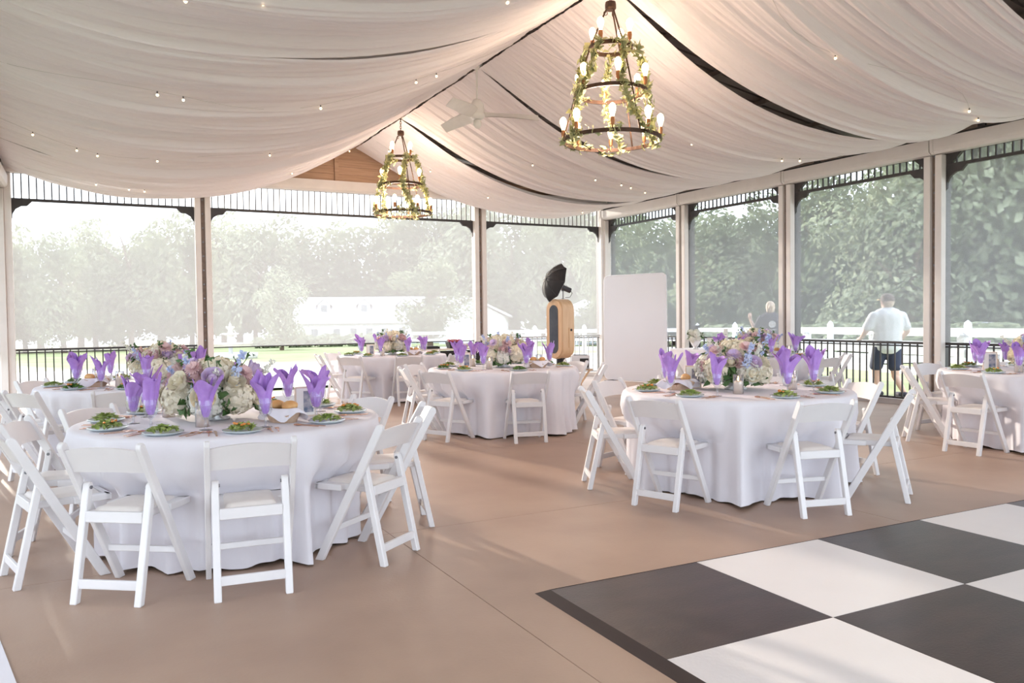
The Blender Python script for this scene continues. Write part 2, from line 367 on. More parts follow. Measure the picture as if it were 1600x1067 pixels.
# ------------------------------------------------------------------ ceiling drapes
PROF = [(0, 4.655), (.3, 4.50), (.6, 4.33), (1.2, 4.02), (1.9, 3.76), (2.6, 3.59), (3.4, 3.50), (4.2, 3.495), (4.9, 3.60), (5.4, 3.75), (5.74, 3.88)]
def zprof(d):
    for (a, za), (b, zb) in zip(PROF, PROF[1:]):
        if d <= b: t = (d-a)/(b-a); return za+(zb-za)*t
    return PROF[-1][1]
def zsm(d): return sum(zprof(min(5.74, max(0, d+k*.12))) for k in (-2, -1, 0, 1, 2))/5 if .24 < d < 5.5 else zprof(d)
BND = [15.17, 12.65, 9.65, 6.65, 3.65, .65, -2.35]
where = ['at the back gable, behind the far chandelier', 'between the far chandelier and the ceiling fan', 'between the ceiling fan and the near chandelier', 'just in front of the near chandelier', 'overhead near the camera', 'behind the camera']
for sgn, sn in ((-1, 'left'), (1, 'right')):
    for i in range(6):
        ya, yb = BND[i+1], BND[i]; wd = yb-ya; rnd = random.Random(100*i+sgn)
        fr = [(rnd.uniform(9, 16), rnd.uniform(0, 6), .5), (rnd.uniform(17, 27), rnd.uniform(0, 6), .42), (rnd.uniform(30, 44), rnd.uniform(0, 6), .35), (rnd.uniform(50, 80), rnd.uniform(0, 6), .28), (rnd.uniform(90, 130), rnd.uniform(0, 6), .2), (rnd.uniform(170, 230), rnd.uniform(0, 6), .15), (rnd.uniform(260, 320), rnd.uniform(0, 6), .09)]
        pin = rnd.uniform(.08, .10) if sgn > 0 else rnd.uniform(.0, .02)
        if i == 0: pin *= .6
        ph = [rnd.uniform(-1.4, 1.4) for _ in fr]
        def fn(u, v, fr=fr, ph=ph, pin=pin, ya=ya, yb=yb, wd=wd, sgn=sgn):
            d = .02+u*5.72; e = 2*v-1
            y = (ya+yb)/2+.5*wd*e*(1-pin*sin(pi*min(1, u*1.05))**.8*1.0)
            z = zsm(d)-.035*e*e*sin(pi*u)
            amp = (.044 if sgn > 0 else .060)*(.10+.90*sin(pi*u)**.7)
            for (f, p, w), q in zip(fr, ph):
                z += amp*w*sin(f*v*wd/3+p+q*sin(pi*u*1.3)*1.2)*1.5
            y += .012*sin(7*u+19*v)
            return (RX+sgn*d, y, z)
        o = MB().grid(fn, 28, 330).build('ceiling_drape', M_drape, None, smooth=True)
        tag(o, 'sheer white ceiling drape on the %s slope %s' % (sn, where[i]), 'drape', 'ceiling drapes')
# string lights lying along the drapes
mini = MB().ball((0, 0, -.035), .013, 8, 6).mesh('bulb', M_mini, True); cap = MB().lathe([(.007, -.03), (.007, 0)], 8).mesh('socket', M_bolt)
STR = [(-1, 14.2, 'far left, near the gable'), (-1, 11.3, 'left, past the ceiling fan'), (-1, 8.3, 'left, before the near chandelier'), (-1, 5.4, 'upper left, close to the camera'), (1, 13.9, 'right, behind the far chandelier'), (1, 11.0, 'right, beside the ceiling fan'), (1, 8.1, 'right, level with the near chandelier'), (1, 5.2, 'upper right, close to the camera')]
for sgn, y, ds in STR:
    r = empty('string_light', (RX, y, 0)); tag(r, 'warm mini string lights under the drape, '+ds, 'string lights', 'ceiling string lights')
    rnd = random.Random(int(y*10)+sgn)
    pts = [(sgn*(.1+5.5*k/24), .25*sin(k*.5+y), zsm(.1+5.5*k/24)-.028) for k in range(25)]
    MB().tube(pts, .002, 5).build('wire', M_wire, r)
    for k in sorted(rnd.sample(range(1, 24), 5)):
        b = link('socket', cap, r, pts[k]); link('bulb', mini, b)

# ------------------------------------------------------------------ chandeliers and ceiling fan
def leafset(mb, c, r, rnd, n=1, size=.03, flat=.4):
    for _ in range(n):
        d = Vector((rnd.gauss(0, 1), rnd.gauss(0, 1), rnd.gauss(0, 1))).normalized(); p = Vector(c)+d*r*rnd.random()
        a = Vector((rnd.gauss(0, 1), rnd.gauss(0, 1), rnd.gauss(0, 1))).normalized(); b = a.orthogonal().normalized(); s = size*rnd.uniform(.6, 1.3)
        nn = a.cross(b)*s*flat*.5
        mb.add([p-a*s, p-b*s*.66+nn, p-a*s*.0+b*s*0-nn*.4, p+b*s*.66+nn, p+a*s], [(0, 1, 2), (0, 2, 3), (1, 4, 2), (2, 4, 3)])
sock = MB().lathe([(.006, 0), (.006, .03), (.017, .035), (.02, .06), (.022, .075), (.018, .105)], 10).mesh('socket', M_socket)
bulbm = MB().lathe([(.014, .105), (.02, .13), (.031, .165), (.034, .19), (.028, .215), (.012, .232), (0, .236)], 12, cap=False).mesh('bulb', M_bulb, True)
def chandelier(y, label, seed):
    rnd = random.Random(seed)
    r = empty('chandelier', (RX, y, 0)); tag(r, label, 'chandelier', 'tiered ring chandeliers')
    MB().lathe([(.0, 4.72), (.07, 4.70), (.075, 4.67), (.02, 4.655), (0, 4.655)], 14).build('canopy', M_iron, r)
    ch = MB()
    for k in range(6):
        z = 4.64-k*.036; t = pi/2*(k % 2)
        ch.tube([(.013*cos(a)*cos(t), .013*cos(a)*sin(t), z+.026*sin(a)) for a in [2*pi*i/10 for i in range(10)]], .004, 5, True)
    ch.build('chain', M_iron, r)
    MB().lathe([(0, 4.435), (.05, 4.435), (.055, 4.41), (.055, 4.375), (.04, 4.355), (0, 4.355)], 14).build('hub', M_iron, r)
    tiers = [(3.99, .205, 4, .3), (3.55, .345, 6, .1), (3.09, .475, 8, .25)]
    for q in range(3):
        a = 2*pi*q/3+.5
        pts = [(.045*cos(a), .045*sin(a), 4.36)]
        for k in range(3): z, R, _, _ = tiers[k]; pts.append((R*cos(a), R*sin(a), z+.012))
        MB().tube(pts, .0085, 7).build('rod', M_iron, r)
        MB().tube([(.05*cos(a)+.018*cos(t)*cos(a), .05*sin(a)+.018*cos(t)*sin(a), 4.33+.02*sin(t)) for t in [2*pi*i/10 for i in range(10)]], .004, 5, True).build('hook', M_iron, r)
    for z, R, n, off in tiers:
        ring = MB()
        ring.grid(lambda u, v, R=R, z=z: ((R+(.010 if .2 < v < .7 else -.010))*cos(2*pi*u), (R+(.010 if .2 < v < .7 else -.010))*sin(2*pi*u), z+(.018 if v in (.5, .75) else -.018)), 48, 4, True)
        ring.build('ring', M_iron, r)
        for k in range(n):
            a = 2*pi*(k+off)/n; s = link('socket', sock, r, (R*cos(a), R*sin(a), z+.012)); link('bulb', bulbm, s)
    g = MB()
    for q in range(5):   # trailing eucalyptus from ring to ring
        a = 2*pi*q/5+.9
        for k in range(110):
            t = k/109; z = 4.02-t*.95; R = .22+t*.25
            c = ((R+.02)*cos(a+.25*sin(4*t+q)), (R+.02)*sin(a+.25*sin(4*t+q)), z); leafset(g, c, .055, rnd, 2, .034+.016*rnd.random())
    for z, R, n, off in tiers:
        for k in range(int(R*260)):
            a = rnd.uniform(0, 2*pi)
            if sin(a*2.3+seed+z*5) > -.35: leafset(g, (R*cos(a), R*sin(a), z+rnd.uniform(-.04, .04)), .06, rnd, 2, .036)
    go = g.build('garland', M_euc, r); tag(go, 'pale green eucalyptus garland', kind='stuff')
    li = bpy.data.lights.new('chandelier_glow', 'POINT'); li.energy = CH_W; li.color = (1, .76, .62); li.shadow_soft_size = .28
    lo = bpy.data.objects.new('chandelier_glow', li); COL.objects.link(lo); lo.parent = r; lo.location = (0, 0, 3.38)
CH_W = 50
chandelier(6.6, 'large near three-ring iron chandelier with eucalyptus and lit bulbs', 3)
chandelier(12.6, 'far three-ring iron chandelier with greenery, hanging before the gable', 8)
fan = empty('ceiling_fan', (RX, 9.67, 0)); tag(fan, 'white three-blade ceiling fan hanging between the two chandeliers', 'fan')
MB().lathe([(0, 4.74), (.075, 4.74), (.08, 4.70), (.05, 4.64), (0, 4.63)], 16).build('canopy', M_fan, fan, True)
MB().lathe([(.014, 4.20), (.014, 4.66)], 10).build('downrod', M_fan, fan)
MB().lathe([(0, 4.24), (.05, 4.23), (.085, 4.17), (.095, 4.10), (.085, 4.06), (.10, 4.05), (.10, 4.02), (.07, 3.98), (0, 3.97)], 18).build('motor', M_fan, fan, True)
MB().lathe([(0, 3.97), (.05, 3.965), (.055, 3.90), (.03, 3.86), (0, 3.85)], 14).build('light_cap', M_fan, fan, True)
def blade(u, v):
    x = .10+u*.72; w = (.05+.035*sin(pi*min(1, u*1.1)**.6))
    return (x, (v-.5)*2*w, 4.035+.09*(v-.5)*1.0-.03*u*u)
for a in (-20, 100, 220):
    mb = MB().grid(blade, 10, 4); nv = len(mb.v); mb.grid(lambda u, v: tuple(p+(.008 if i == 2 else 0) for i, p in enumerate(blade(u, v))), 10, 4)
    o = mb.build('blade', M_fan, fan, True); o.rotation_euler.z = radians(a)
# ------------------------------------------------------------------ dance floor
DA, DX, DY, DS = .0121, 1.967, 3.380, .914
df = empty('dance_floor', (DX, DY, 0), -DA); tag(df, 'black and white checkerboard dance floor laid on the concrete', 'dance floor')
NI, NJ = 8, 6
for i in range(NI):
    for j in range(NJ):
        w = (i+j) % 2 == 1
        MB().box((DS*(i+.5), -DS*(j+.5), .0125), (DS-.003, DS-.003, .025)).build('tile', M_whitetile if w else M_blacktile, df)
def ramp(p0, p1, out):
    mb = MB(); o = Vector(out)*.055; a = Vector(p0); b = Vector(p1); z = Vector((0, 0, .027))
    e = (b-a).normalized()*.055
    mb.add([a+z, b+z, b+o+e, a+o-e, a, b], [(0, 1, 2, 3), (4, 5, 1, 0), (3, 2, 5, 4), (0, 3, 4), (1, 5, 2)]); mb.build('ramp_edge', M_ramp, df)
LX, LY = DS*NI, DS*NJ
ramp((0, 0, 0), (0, -LY, 0), (-1, 0, 0)); ramp((0, 0, 0), (LX, 0, 0), (0, 1, 0)); ramp((LX, 0, 0), (LX, -LY, 0), (1, 0, 0)); ramp((0, -LY, 0), (LX, -LY, 0), (0, -1, 0))

# ------------------------------------------------------------------ folding chair (faces +y)
def leg_outline(p, q, w, rnd_top=True, flat_bottom=True):
    """2d strap p(bottom)->q(top) in yz"""
    p = Vector(p); q = Vector(q); d = (q-p).normalized(); n = Vector((-d.y, d.x))*w/2
    pts = []
    # flat foot on floor
    def foot(off):
        s = p+off; t = -s.y/d.y; return s+d*t
    pts.append(foot(-n)); pts.append(q-n)
    if rnd_top:
        for k in range(1, 6): a = pi*k/6; pts.append(q-n*cos(a)+d*sin(a)*w/2)
    pts.append(q+n); pts.append(foot(n))
    return [(v.x, v.y) for v in pts]
LB, LT = (.205, 0.), (-.215, .765)
def yl(z): return LB[0]+(LT[0]-LB[0])*z/LT[1]
me_long = MB().prism(leg_outline(LB, LT, .048), -.014, .014).mesh('front_leg', M_white, bevel=.004)
me_rear = MB().prism(leg_outline((-.205, 0), (-.085, .555), .036), -.018, .018).mesh('rear_leg', M_white, bevel=.004)
def backfn(th):
    def f(u, v):
        x = (u-.5)*.39; b = 1-(2*u-1)**2
        z = .632+v*.115+.022*b*(.35+.65*v)
        return (x, yl(z)-.020*b-.004+th, z)
    return f
mb = MB(); nu, nv = 14, 4
A = [backfn(-.008)(i/nu, j/nv) for i in range(nu+1) for j in range(nv+1)]; B = [backfn(.008)(i/nu, j/nv) for i in range(nu+1) for j in range(nv+1)]
w = nv+1; n = len(A); fs = []
for i in range(nu):
    for j in range(nv):
        q = (i*w+j, i*w+j+1, (i+1)*w+j+1, (i+1)*w+j); fs.append(q); fs.append(tuple(x+n for x in reversed(q)))
    for j in (0, nv): fs.append((i*w+j, (i+1)*w+j, (i+1)*w+j+n, i*w+j+n))
for i in (0, nu):
    for j in range(nv): fs.append((i*w+j, i*w+j+1, i*w+j+1+n, i*w+j+n))
me_back = mb.add(A+B, fs).mesh('backrest', M_white)
mb = MB()
for x in (-.134, .134): mb.box((x, .055, .415), (.03, .38, .036))
mb.box((0, .24, .415), (.36, .03, .036)); mb.box((0, -.125, .408), (.30, .026, .055)); mb.box((0, .055, .405), (.29, .36, .012))
for x in (-.16, .16): mb.box((x, .16, .415), (.04, .18, .036))
me_seat = mb.mesh('seat_frame', M_white, bevel=.004)
def padfn(u, v):
    x = (u-.5)*.275; y = .052+(v-.5)*.345; e = min(u, 1-u, v, 1-v)
    return (x, y, .412+.036*min(1, (e/.09)**.5)+.006*sin(pi*u)*sin(pi*v))
me_pad = MB().grid(padfn, 12, 12).mesh('seat_pad', M_pad, True)
me_bar1 = MB().box((0, -.190, .095), (.34, .018, .046)).mesh('crossbar', M_white, bevel=.003)
me_bar2 = MB().box((0, yl(.19), .19), (.40, .020, .032)).mesh('stretcher', M_white, bevel=.003)
mb = MB()
for s in (-1, 1): mb.add(*(lambda c: (c.v, c.f))(MB().lathe([(.008, 0), (.008, .004), (0, .005)], 8)))
me_piv = MB().prism([(.009*cos(t), .009*sin(t)) for t in [2*pi*k/8 for k in range(8)]], -.004, .004).mesh('pivot_bolt', M_bolt)
def make_chair():
    r = empty('folding_chair', (0, 0, 0))
    for s in (-1, 1):
        link('front_leg', me_long, r, (s*.203, 0, 0)); link('rear_leg', me_rear, r, (s*.168, 0, 0))
        link('pivot_bolt', me_piv, r, (s*.149, -.088, .545))
    link('backrest', me_back, r); link('seat_frame', me_seat, r); link('seat_pad', me_pad, r); link('crossbar', me_bar1, r); link('stretcher', me_bar2, r)
    return r
CH0 = make_chair(); CHUSED = [False]
def chair(x, y, rz, label, group):
    if not CHUSED[0]: o = CH0; CHUSED[0] = True
    else: o = copy_tree(CH0)
    o.location = (x, y, 0); o.rotation_euler = (0, 0, rz); tag(o, label, 'chair', group); return o

# ------------------------------------------------------------------ tableware meshes
me_plate = MB().lathe([(0, .004), (.05, .004), (.07, .006), (.105, .016), (.108, .018), (.104, .012), (.07, .0), (0, .0)], 28, cap=False).mesh('plate', M_plate, True)
def salad(seed, mt, extra):
    rnd = random.Random(seed); mb = MB()
    for k in range(70):
        a = rnd.uniform(0, 2*pi); q = rnd.random()**.6*.075; z = .018+.032*(1-(q/.08)**2)*rnd.uniform(.5, 1.1)
        c = Vector((q*cos(a), q*sin(a), z)); d = Vector((cos(a+rnd.gauss(0, 1)), sin(a+rnd.gauss(0, 1)), rnd.uniform(-.4, .6))).normalized()
        sd = d.cross(Vector((rnd.gauss(0, .4), rnd.gauss(0, .4), 1))).normalized(); up = sd.cross(d); L = rnd.uniform(.018, .034); wd = L*.5
        mb.add([c-d*L, c-d*.2*L+sd*wd+up*.006, c+d*L, c-d*.2*L-sd*wd+up*.006, c-d*.1*L], [(0, 1, 4), (1, 2, 4), (2, 3, 4), (3, 0, 4)])
    return mb.mesh('salad', mt)
me_sal = [salad(1, M_leaf, 0), salad(2, M_leaf2, 0), salad(3, M_leaf, 1), salad(4, M_leaf2, 1)]
mb = MB(); rnd = random.Random(5)
for k in range(7): a = rnd.uniform(0, 6.28); mb.ball((.045*cos(a), .045*sin(a), .046+.008*rnd.random()), .010, 7, 5, .2, k, (1.3, .8, .6))
me_car = mb.mesh('carrot_bits', M_carrot, True)
me_gob = MB().lathe([(0, 0), (.036, 0), (.036, .003), (.010, .008), (.006, .02), (.010, .03), (.006, .04), (.006, .055), (.018, .065), (.034, .085), (.040, .115), (.038, .15), (.036, .168)], 20, cap=False).mesh('goblet', M_glass, True)
def napkin(seed):
    rnd = random.Random(seed); n = 28; pk = [(0, rnd.uniform(.06, .125), rnd.uniform(.75, 1.15), rnd.uniform(.03, .085)) for _ in range(4)]
    for k in range(4): pk[k] = (2*pi*k/4+rnd.uniform(-.5, .5), *pk[k][1:])
    f1, f2 = rnd.randint(3, 4), rnd.randint(5, 7); p1, p2 = rnd.uniform(0, 6), rnd.uniform(0, 6)
    def fn(u, v):
        a = 2*pi*v; fold = .22*sin(f1*a+p1)+.14*sin(f2*a+p2)
        H = .0; flare = 0
        for c, h, wd, out in pk:
            dd = abs((a-c+pi) % (2*pi)-pi); g = max(0, 1-(dd/wd)**1.5); H = max(H, h*g); flare += out*g
        if u < .5:
            t = u/.5; z = .072+t*.095; r = (.012+.024*t**.6)*(1+fold*.7)
        else:
            t = (u-.5)/.5; z = .167+t*(.025+H); r = (.036+.006*t)*(1+fold*(1-t*.5))+flare*t**1.3-.010*t
        return (r*cos(a+.5*u), r*sin(a+.5*u), z)
    mb = MB().grid(fn, 14, 40, True)
    mb.grid(lambda u, v: tuple(c*(.45 if i < 2 else 1)+(0 if i < 2 else -.012) for i, c in enumerate(fn(.35+.65*u, (v+.13) % 1.0))), 8, 28, True)
    return mb.mesh('purple_napkin', M_purple, True)
me_nap = [napkin(s) for s in (1, 2, 3, 4, 5)]
me_fork = MB().bar((0, -.085, .003), (0, .03, .003), .007, .003).bar((0, .03, .003), (0, .05, .006), .022, .003)
for k in (-1, 0, 1): me_fork.bar((k*.008, .048, .006), (k*.0085, .095, .003), .0045, .0025)
me_fork = me_fork.mesh('fork', M_gold)
me_knife = MB().bar((0, -.10, .003), (0, .01, .003), .010, .004).prism([(-.006, .01), (.009, .01), (.010, .08), (.004, .11), (-.006, .115)], .002, .004, 'xy').mesh('knife', M_gold)
mb = MB().bar((0, -.085, .003), (0, .045, .004), .006, .003); mb.ball((0, .068, .006), .026, 12, 6, sq=(.72, 1.05, .22)); me_spoon = mb.mesh('spoon', M_gold)
# candle
me_wax = MB().lathe([(0, .002), (.034, .002), (.034, .095), (.028, .10), (.012, .094), (0, .094)], 18).mesh('wax', M_wax, True)
me_hold = MB().lathe([(.0, 0), (.040, 0), (.040, .15), (.0375, .15), (.0375, .004), (0, .004)], 20, cap=False).mesh('glass_cylinder', M_glass, True)
me_fl = MB().lathe([(0, .100), (.006, .106), (.0075, .113), (.004, .127), (0, .14)], 8).mesh('flame', M_flame, True)
me_wick = MB().lathe([(.0015, .092), (.0015, .106)], 5).mesh('wick', M_wick)
# flowers
def hydr(seed, m):
    rnd = random.Random(seed); mb = MB().ball((0, 0, 0), .078, 14, 9, .05, seed)
    for k in range(130):
        d = Vector((rnd.gauss(0, 1), rnd.gauss(0, 1), rnd.gauss(0, 1))).normalized(); c = d*.084; d = (d+Vector((rnd.gauss(0, .35), rnd.gauss(0, .35), rnd.gauss(0, .35)))).normalized(); a = d.orthogonal().normalized(); b = d.cross(a); t = rnd.uniform(0, 3); s = .017
        e = a*cos(t)+b*sin(t); f = d.cross(e)
        mb.add([c+e*s, c+(e+f)*s*.5+d*.004, c+f*s, c+(f-e)*s*.5+d*.004, c-e*s, c-(e+f)*s*.5+d*.004, c-f*s, c+(e-f)*s*.5+d*.004], [(0, 1, 2, 3, 4, 5, 6, 7)])
    return mb.mesh('hydrangea', m)
def rose(seed, m, R=.048):
    rnd = random.Random(seed); mb = MB().ball((0, 0, .0), R*.5, 10, 7)
    for ring, (n, rr, tilt) in enumerate(((3, .35, .15), (5, .6, .45), (7, .9, .85))):
        for k in range(n):
            a = 2*pi*k/n+ring*.5
            def pf(u, v, a=a, rr=rr, tilt=tilt):
                w = (v-.5)*1.25/max(.5, rr)*.9; r = R*rr*(.7+.45*u*tilt+.1*u*u); z = R*(-.45+u*(1.25-.45*tilt)-.25*(2*v-1)**2*u)
                return (r*cos(a+w), r*sin(a+w), z)
            mb.grid(pf, 4, 5)
    return mb.mesh('rose', m, True)
def spike(seed, m):
    rnd = random.Random(seed); mb = MB().tube([(0, 0, -.05), (.0, .0, .17)], .003, 5)
    for k in range(60):
        t = rnd.random(); a = rnd.uniform(0, 6.28); q = .026*(1-.75*t); leafset(mb, (q*cos(a), q*sin(a), t*.19), .008, rnd, 1, .014, .8)
    return mb.mesh('delphinium_spike', m)
def mum(seed, m):
    mb = MB().ball((0, 0, .004), .014, 8, 5, sq=(1, 1, .5))
    for ring in range(3):
        for k in range(16):
            a = 2*pi*(k+ring*.5)/16; r0, r1 = .010, .046-ring*.009; z1 = .004+ring*.012; w = .0065
            c, s = cos(a), sin(a); mb.add([(r0*c-w*s, r0*s+w*c, 0), (r0*c+w*s, r0*s-w*c, 0), (r1*c+w*s*.6, r1*s-w*c*.6, z1), (r1*1.06*c, r1*1.06*s, z1), (r1*c-w*s*.6, r1*s+w*c*.6, z1)], [(0, 1, 2, 3, 4)])
    return mb.mesh('chrysanthemum', m)
ME_H = [hydr(1, M_whpetal), hydr(2, M_cream)]; ME_R = [rose(1, M_cream, .050), rose(2, M_blush), rose(3, M_lav)]; ME_S = [spike(1, M_bluep), spike(2, M_whpetal)]; ME_M = [mum(1, M_lav), mum(2, M_blush)]
def greens(seed):
    rnd = random.Random(seed); mb = MB()
    for k in range(240):
        a = rnd.uniform(0, 6.28); h = rnd.random(); q = .07+.12*rnd.random()
        leafset(mb, (q*cos(a), q*sin(a), .05+.17*h*(1-.4*q/.2)), .03, rnd, 1, .034, .7)
    for k in range(14):
        a = rnd.uniform(0, 6.28); q = rnd.uniform(.12, .22); e = (q*cos(a), q*sin(a), rnd.uniform(.16, .34)); mb.tube([(0, 0, .06), (e[0]*.6, e[1]*.6, e[2]*.7), e], .002, 4)
        leafset(mb, e, .03, rnd, 6, .016, .8)
    return mb.mesh('greenery', M_green)
ME_G = [greens(1), greens(2)]
me_bowl = MB().lathe([(0, 0), (.07, 0), (.075, .008), (.05, .02), (.09, .05), (.12, .075), (.115, .075), (.08, .05), (0, .04)], 20).mesh('bowl', M_bowl, True)
def arrangement(x, y, z, seed, label, s=1.22):
    rnd = random.Random(seed); r = empty('flower_arrangement', (x, y, z), rnd.uniform(0, 6.28)); r.scale = (s,)*3; tag(r, label, 'flowers', 'floral centrepieces')
    link('bowl', me_bowl, r); tag(link('greenery', ME_G[seed % 2], r), kind='stuff')
    def put(name, me, n, q0, q1, z0, z1, sc=(.85, 1.15), tilt=.8):
        a0 = rnd.uniform(0, 6.28)
        for k in range(n):
            a = a0+2*pi*(k+rnd.uniform(-.25, .25))/n; q = rnd.uniform(q0, q1)
            o = link(name, me[k % len(me)] if isinstance(me, list) else me, r, (q*cos(a), q*sin(a), rnd.uniform(z0, z1)), 0, rnd.uniform(*sc))
            o.rotation_euler = (0, tilt*q/.2*1.2, a)
    put('hydrangea', ME_H, 6, .14, .17, .11, .15); put('hydrangea', ME_H[1], 3, .03, .08, .22, .26, (.8, 1))
    put('rose', ME_R, 12, .14, .22, .16, .25); put('rose', ME_R[0], 4, .19, .22, .11, .14, (1, 1.2), 1.1)
    put('delphinium_spike', ME_S, 9, .08, .20, .13, .20, (.75, 1.0), .6); put('chrysanthemum', ME_M, 10, .10, .23, .18, .29, (.9, 1.2), .7)
    return r
# bread basket, roll, photo frame
def bask(u, v):
    a = 2*pi*v; r = .085+.03*u+.012*sin(5*a)*u; return (r*cos(a)*1.25, r*sin(a)*.85, .0+.075*u+.02*sin(3*a+1)*u)
me_bask = MB().grid(bask, 6, 40, True).add([(.085*1.25*cos(2*pi*k/20), .085*.85*sin(2*pi*k/20), .004) for k in range(20)], [tuple(range(20))]).mesh('basket', M_wicker, True)
def lin(u, v):
    a = 2*pi*v; r = .10+.05*u+.028*u*sin(4*a+.6)+.01*sin(11*a)*u; return (r*cos(a)*1.25, r*sin(a)*.9, .085-.055*u*u+.030*u*sin(4*a+2.2)+.012)
me_lin = MB().grid(lin, 7, 48, True).mesh('liner', M_cloth, True)
me_roll = MB().ball((0, 0, .03), .043, 14, 9, .03, 3, (1.25, .9, .72)).mesh('bread_roll', M_bread, True)
me_pf = MB().box((0, 0, .095), (.135, .014, .19)).mesh('frame', M_frame, bevel=.003)
me_pm = MB().box((.0, -.0075, .095), (.115, .003, .17)).mesh('mat_board', M_paper)
me_pp = MB().box((.018, -.010, .095), (.062, .002, .135)).mesh('photograph', M_photo)
me_ps = MB().bar((0, .006, .13), (0, .075, .0), .03, .004).mesh('strut', M_frame)
def photo_frame(x, y, z, rz, label):
    r = empty('table_photo', (x, y, z), rz); tag(r, label, 'photo frame', 'framed table photos')
    link('frame', me_pf, r); link('mat_board', me_pm, r); link('photograph', me_pp, r); link('strut', me_ps, r)
def candle(x, y, z, label):
    r = empty('pillar_candle', (x, y, z)); tag(r, label, 'candle', 'pillar candles on the tables')
    link('wax', me_wax, r); link('wick', me_wick, r); link('flame', me_fl, r); link('glass_cylinder', me_hold, r)

# ------------------------------------------------------------------ round tables
TR = .905; TZ = .752
me_top = MB().lathe([(0, .715), (TR-.012, .715), (TR-.012, .744), (0, .744)], 48).mesh('tabletop', M_wood)
me_tleg = MB().tube([(.42, -.3, .715), (.42, -.34, .0), (.42, .34, .0), (.42, .3, .715)], .014, 8).mesh('leg', M_bolt)
def cloth(angs, seed, fine=1.0):
    rnd = random.Random(seed); p = [rnd.uniform(0, 6.28) for _ in range(6)]
    zs = [TZ, TZ, TZ-.004, TZ-.018, TZ-.06, .62, .54, .47, .42, .34, .26, .18, .10, .045, .018]
    rs = [.0, TR-.03, TR-.006, TR+.008, TR+.014, TR+.016, TR+.018, TR+.02, TR+.02, TR+.025, TR+.03, TR+.035, TR+.042, TR+.05, TR+.058]
    def fn(u, v):
        i = int(round(u*(len(zs)-1))); z = zs[i]; r = rs[i]; a = 2*pi*v
        if i >= 4:
            t = min(1, (TZ-z)/.70); am = .062*t**.5
            fo = sin(15*a+p[0]+.8*sin(3*a+p[4]))*.45+sin(24*a+p[1]+1.2*sin(2*a+p[5]))*.45+.30*sin(37*a+p[2])*t+.55*(1-2*abs(sin(8*a+p[3]+.7*sin(5*a+p[2])))**.7)
            r += am*fo
            for c in angs:   # pushed in by the chair's seat and front feet
                dd = abs((a-c+pi) % (2*pi)-pi)*TR
                k = max(0, min(1, (.36-dd)/.13)); h = max(0, min(1, (.56-z)/.12))
                lim = .765+.034*fo
                if k*h > 0 and r > lim: r += (lim-r)*k*h
        return (r*cos(a), r*sin(a), z+(.010*sin(13*a+p[3]) if i == len(zs)-1 else 0))
    return MB().grid(fn, len(zs)-1, 200, True).mesh('tablecloth', M_cloth, True)
SEAT = ['nearest the camera', 'one place right of the nearest', 'two places right of the nearest', 'three places right of the nearest', 'four places right of the nearest', 'five places right of the nearest', 'five places left of the nearest', 'four places left of the nearest', 'three places left of the nearest', 'two places left of the nearest', 'one place left of the nearest']
def seatname(k, n):
    h = k if k <= n//2 else k-n
    if h == 0: return 'nearest the camera'
    w = ['', 'first', 'second', 'third', 'fourth', 'fifth', 'sixth'][abs(h)]
    if n % 2 == 0 and h == n//2: return 'farthest from the camera'
    return '%s %s of the nearest place' % (w, 'right' if h > 0 else 'left')
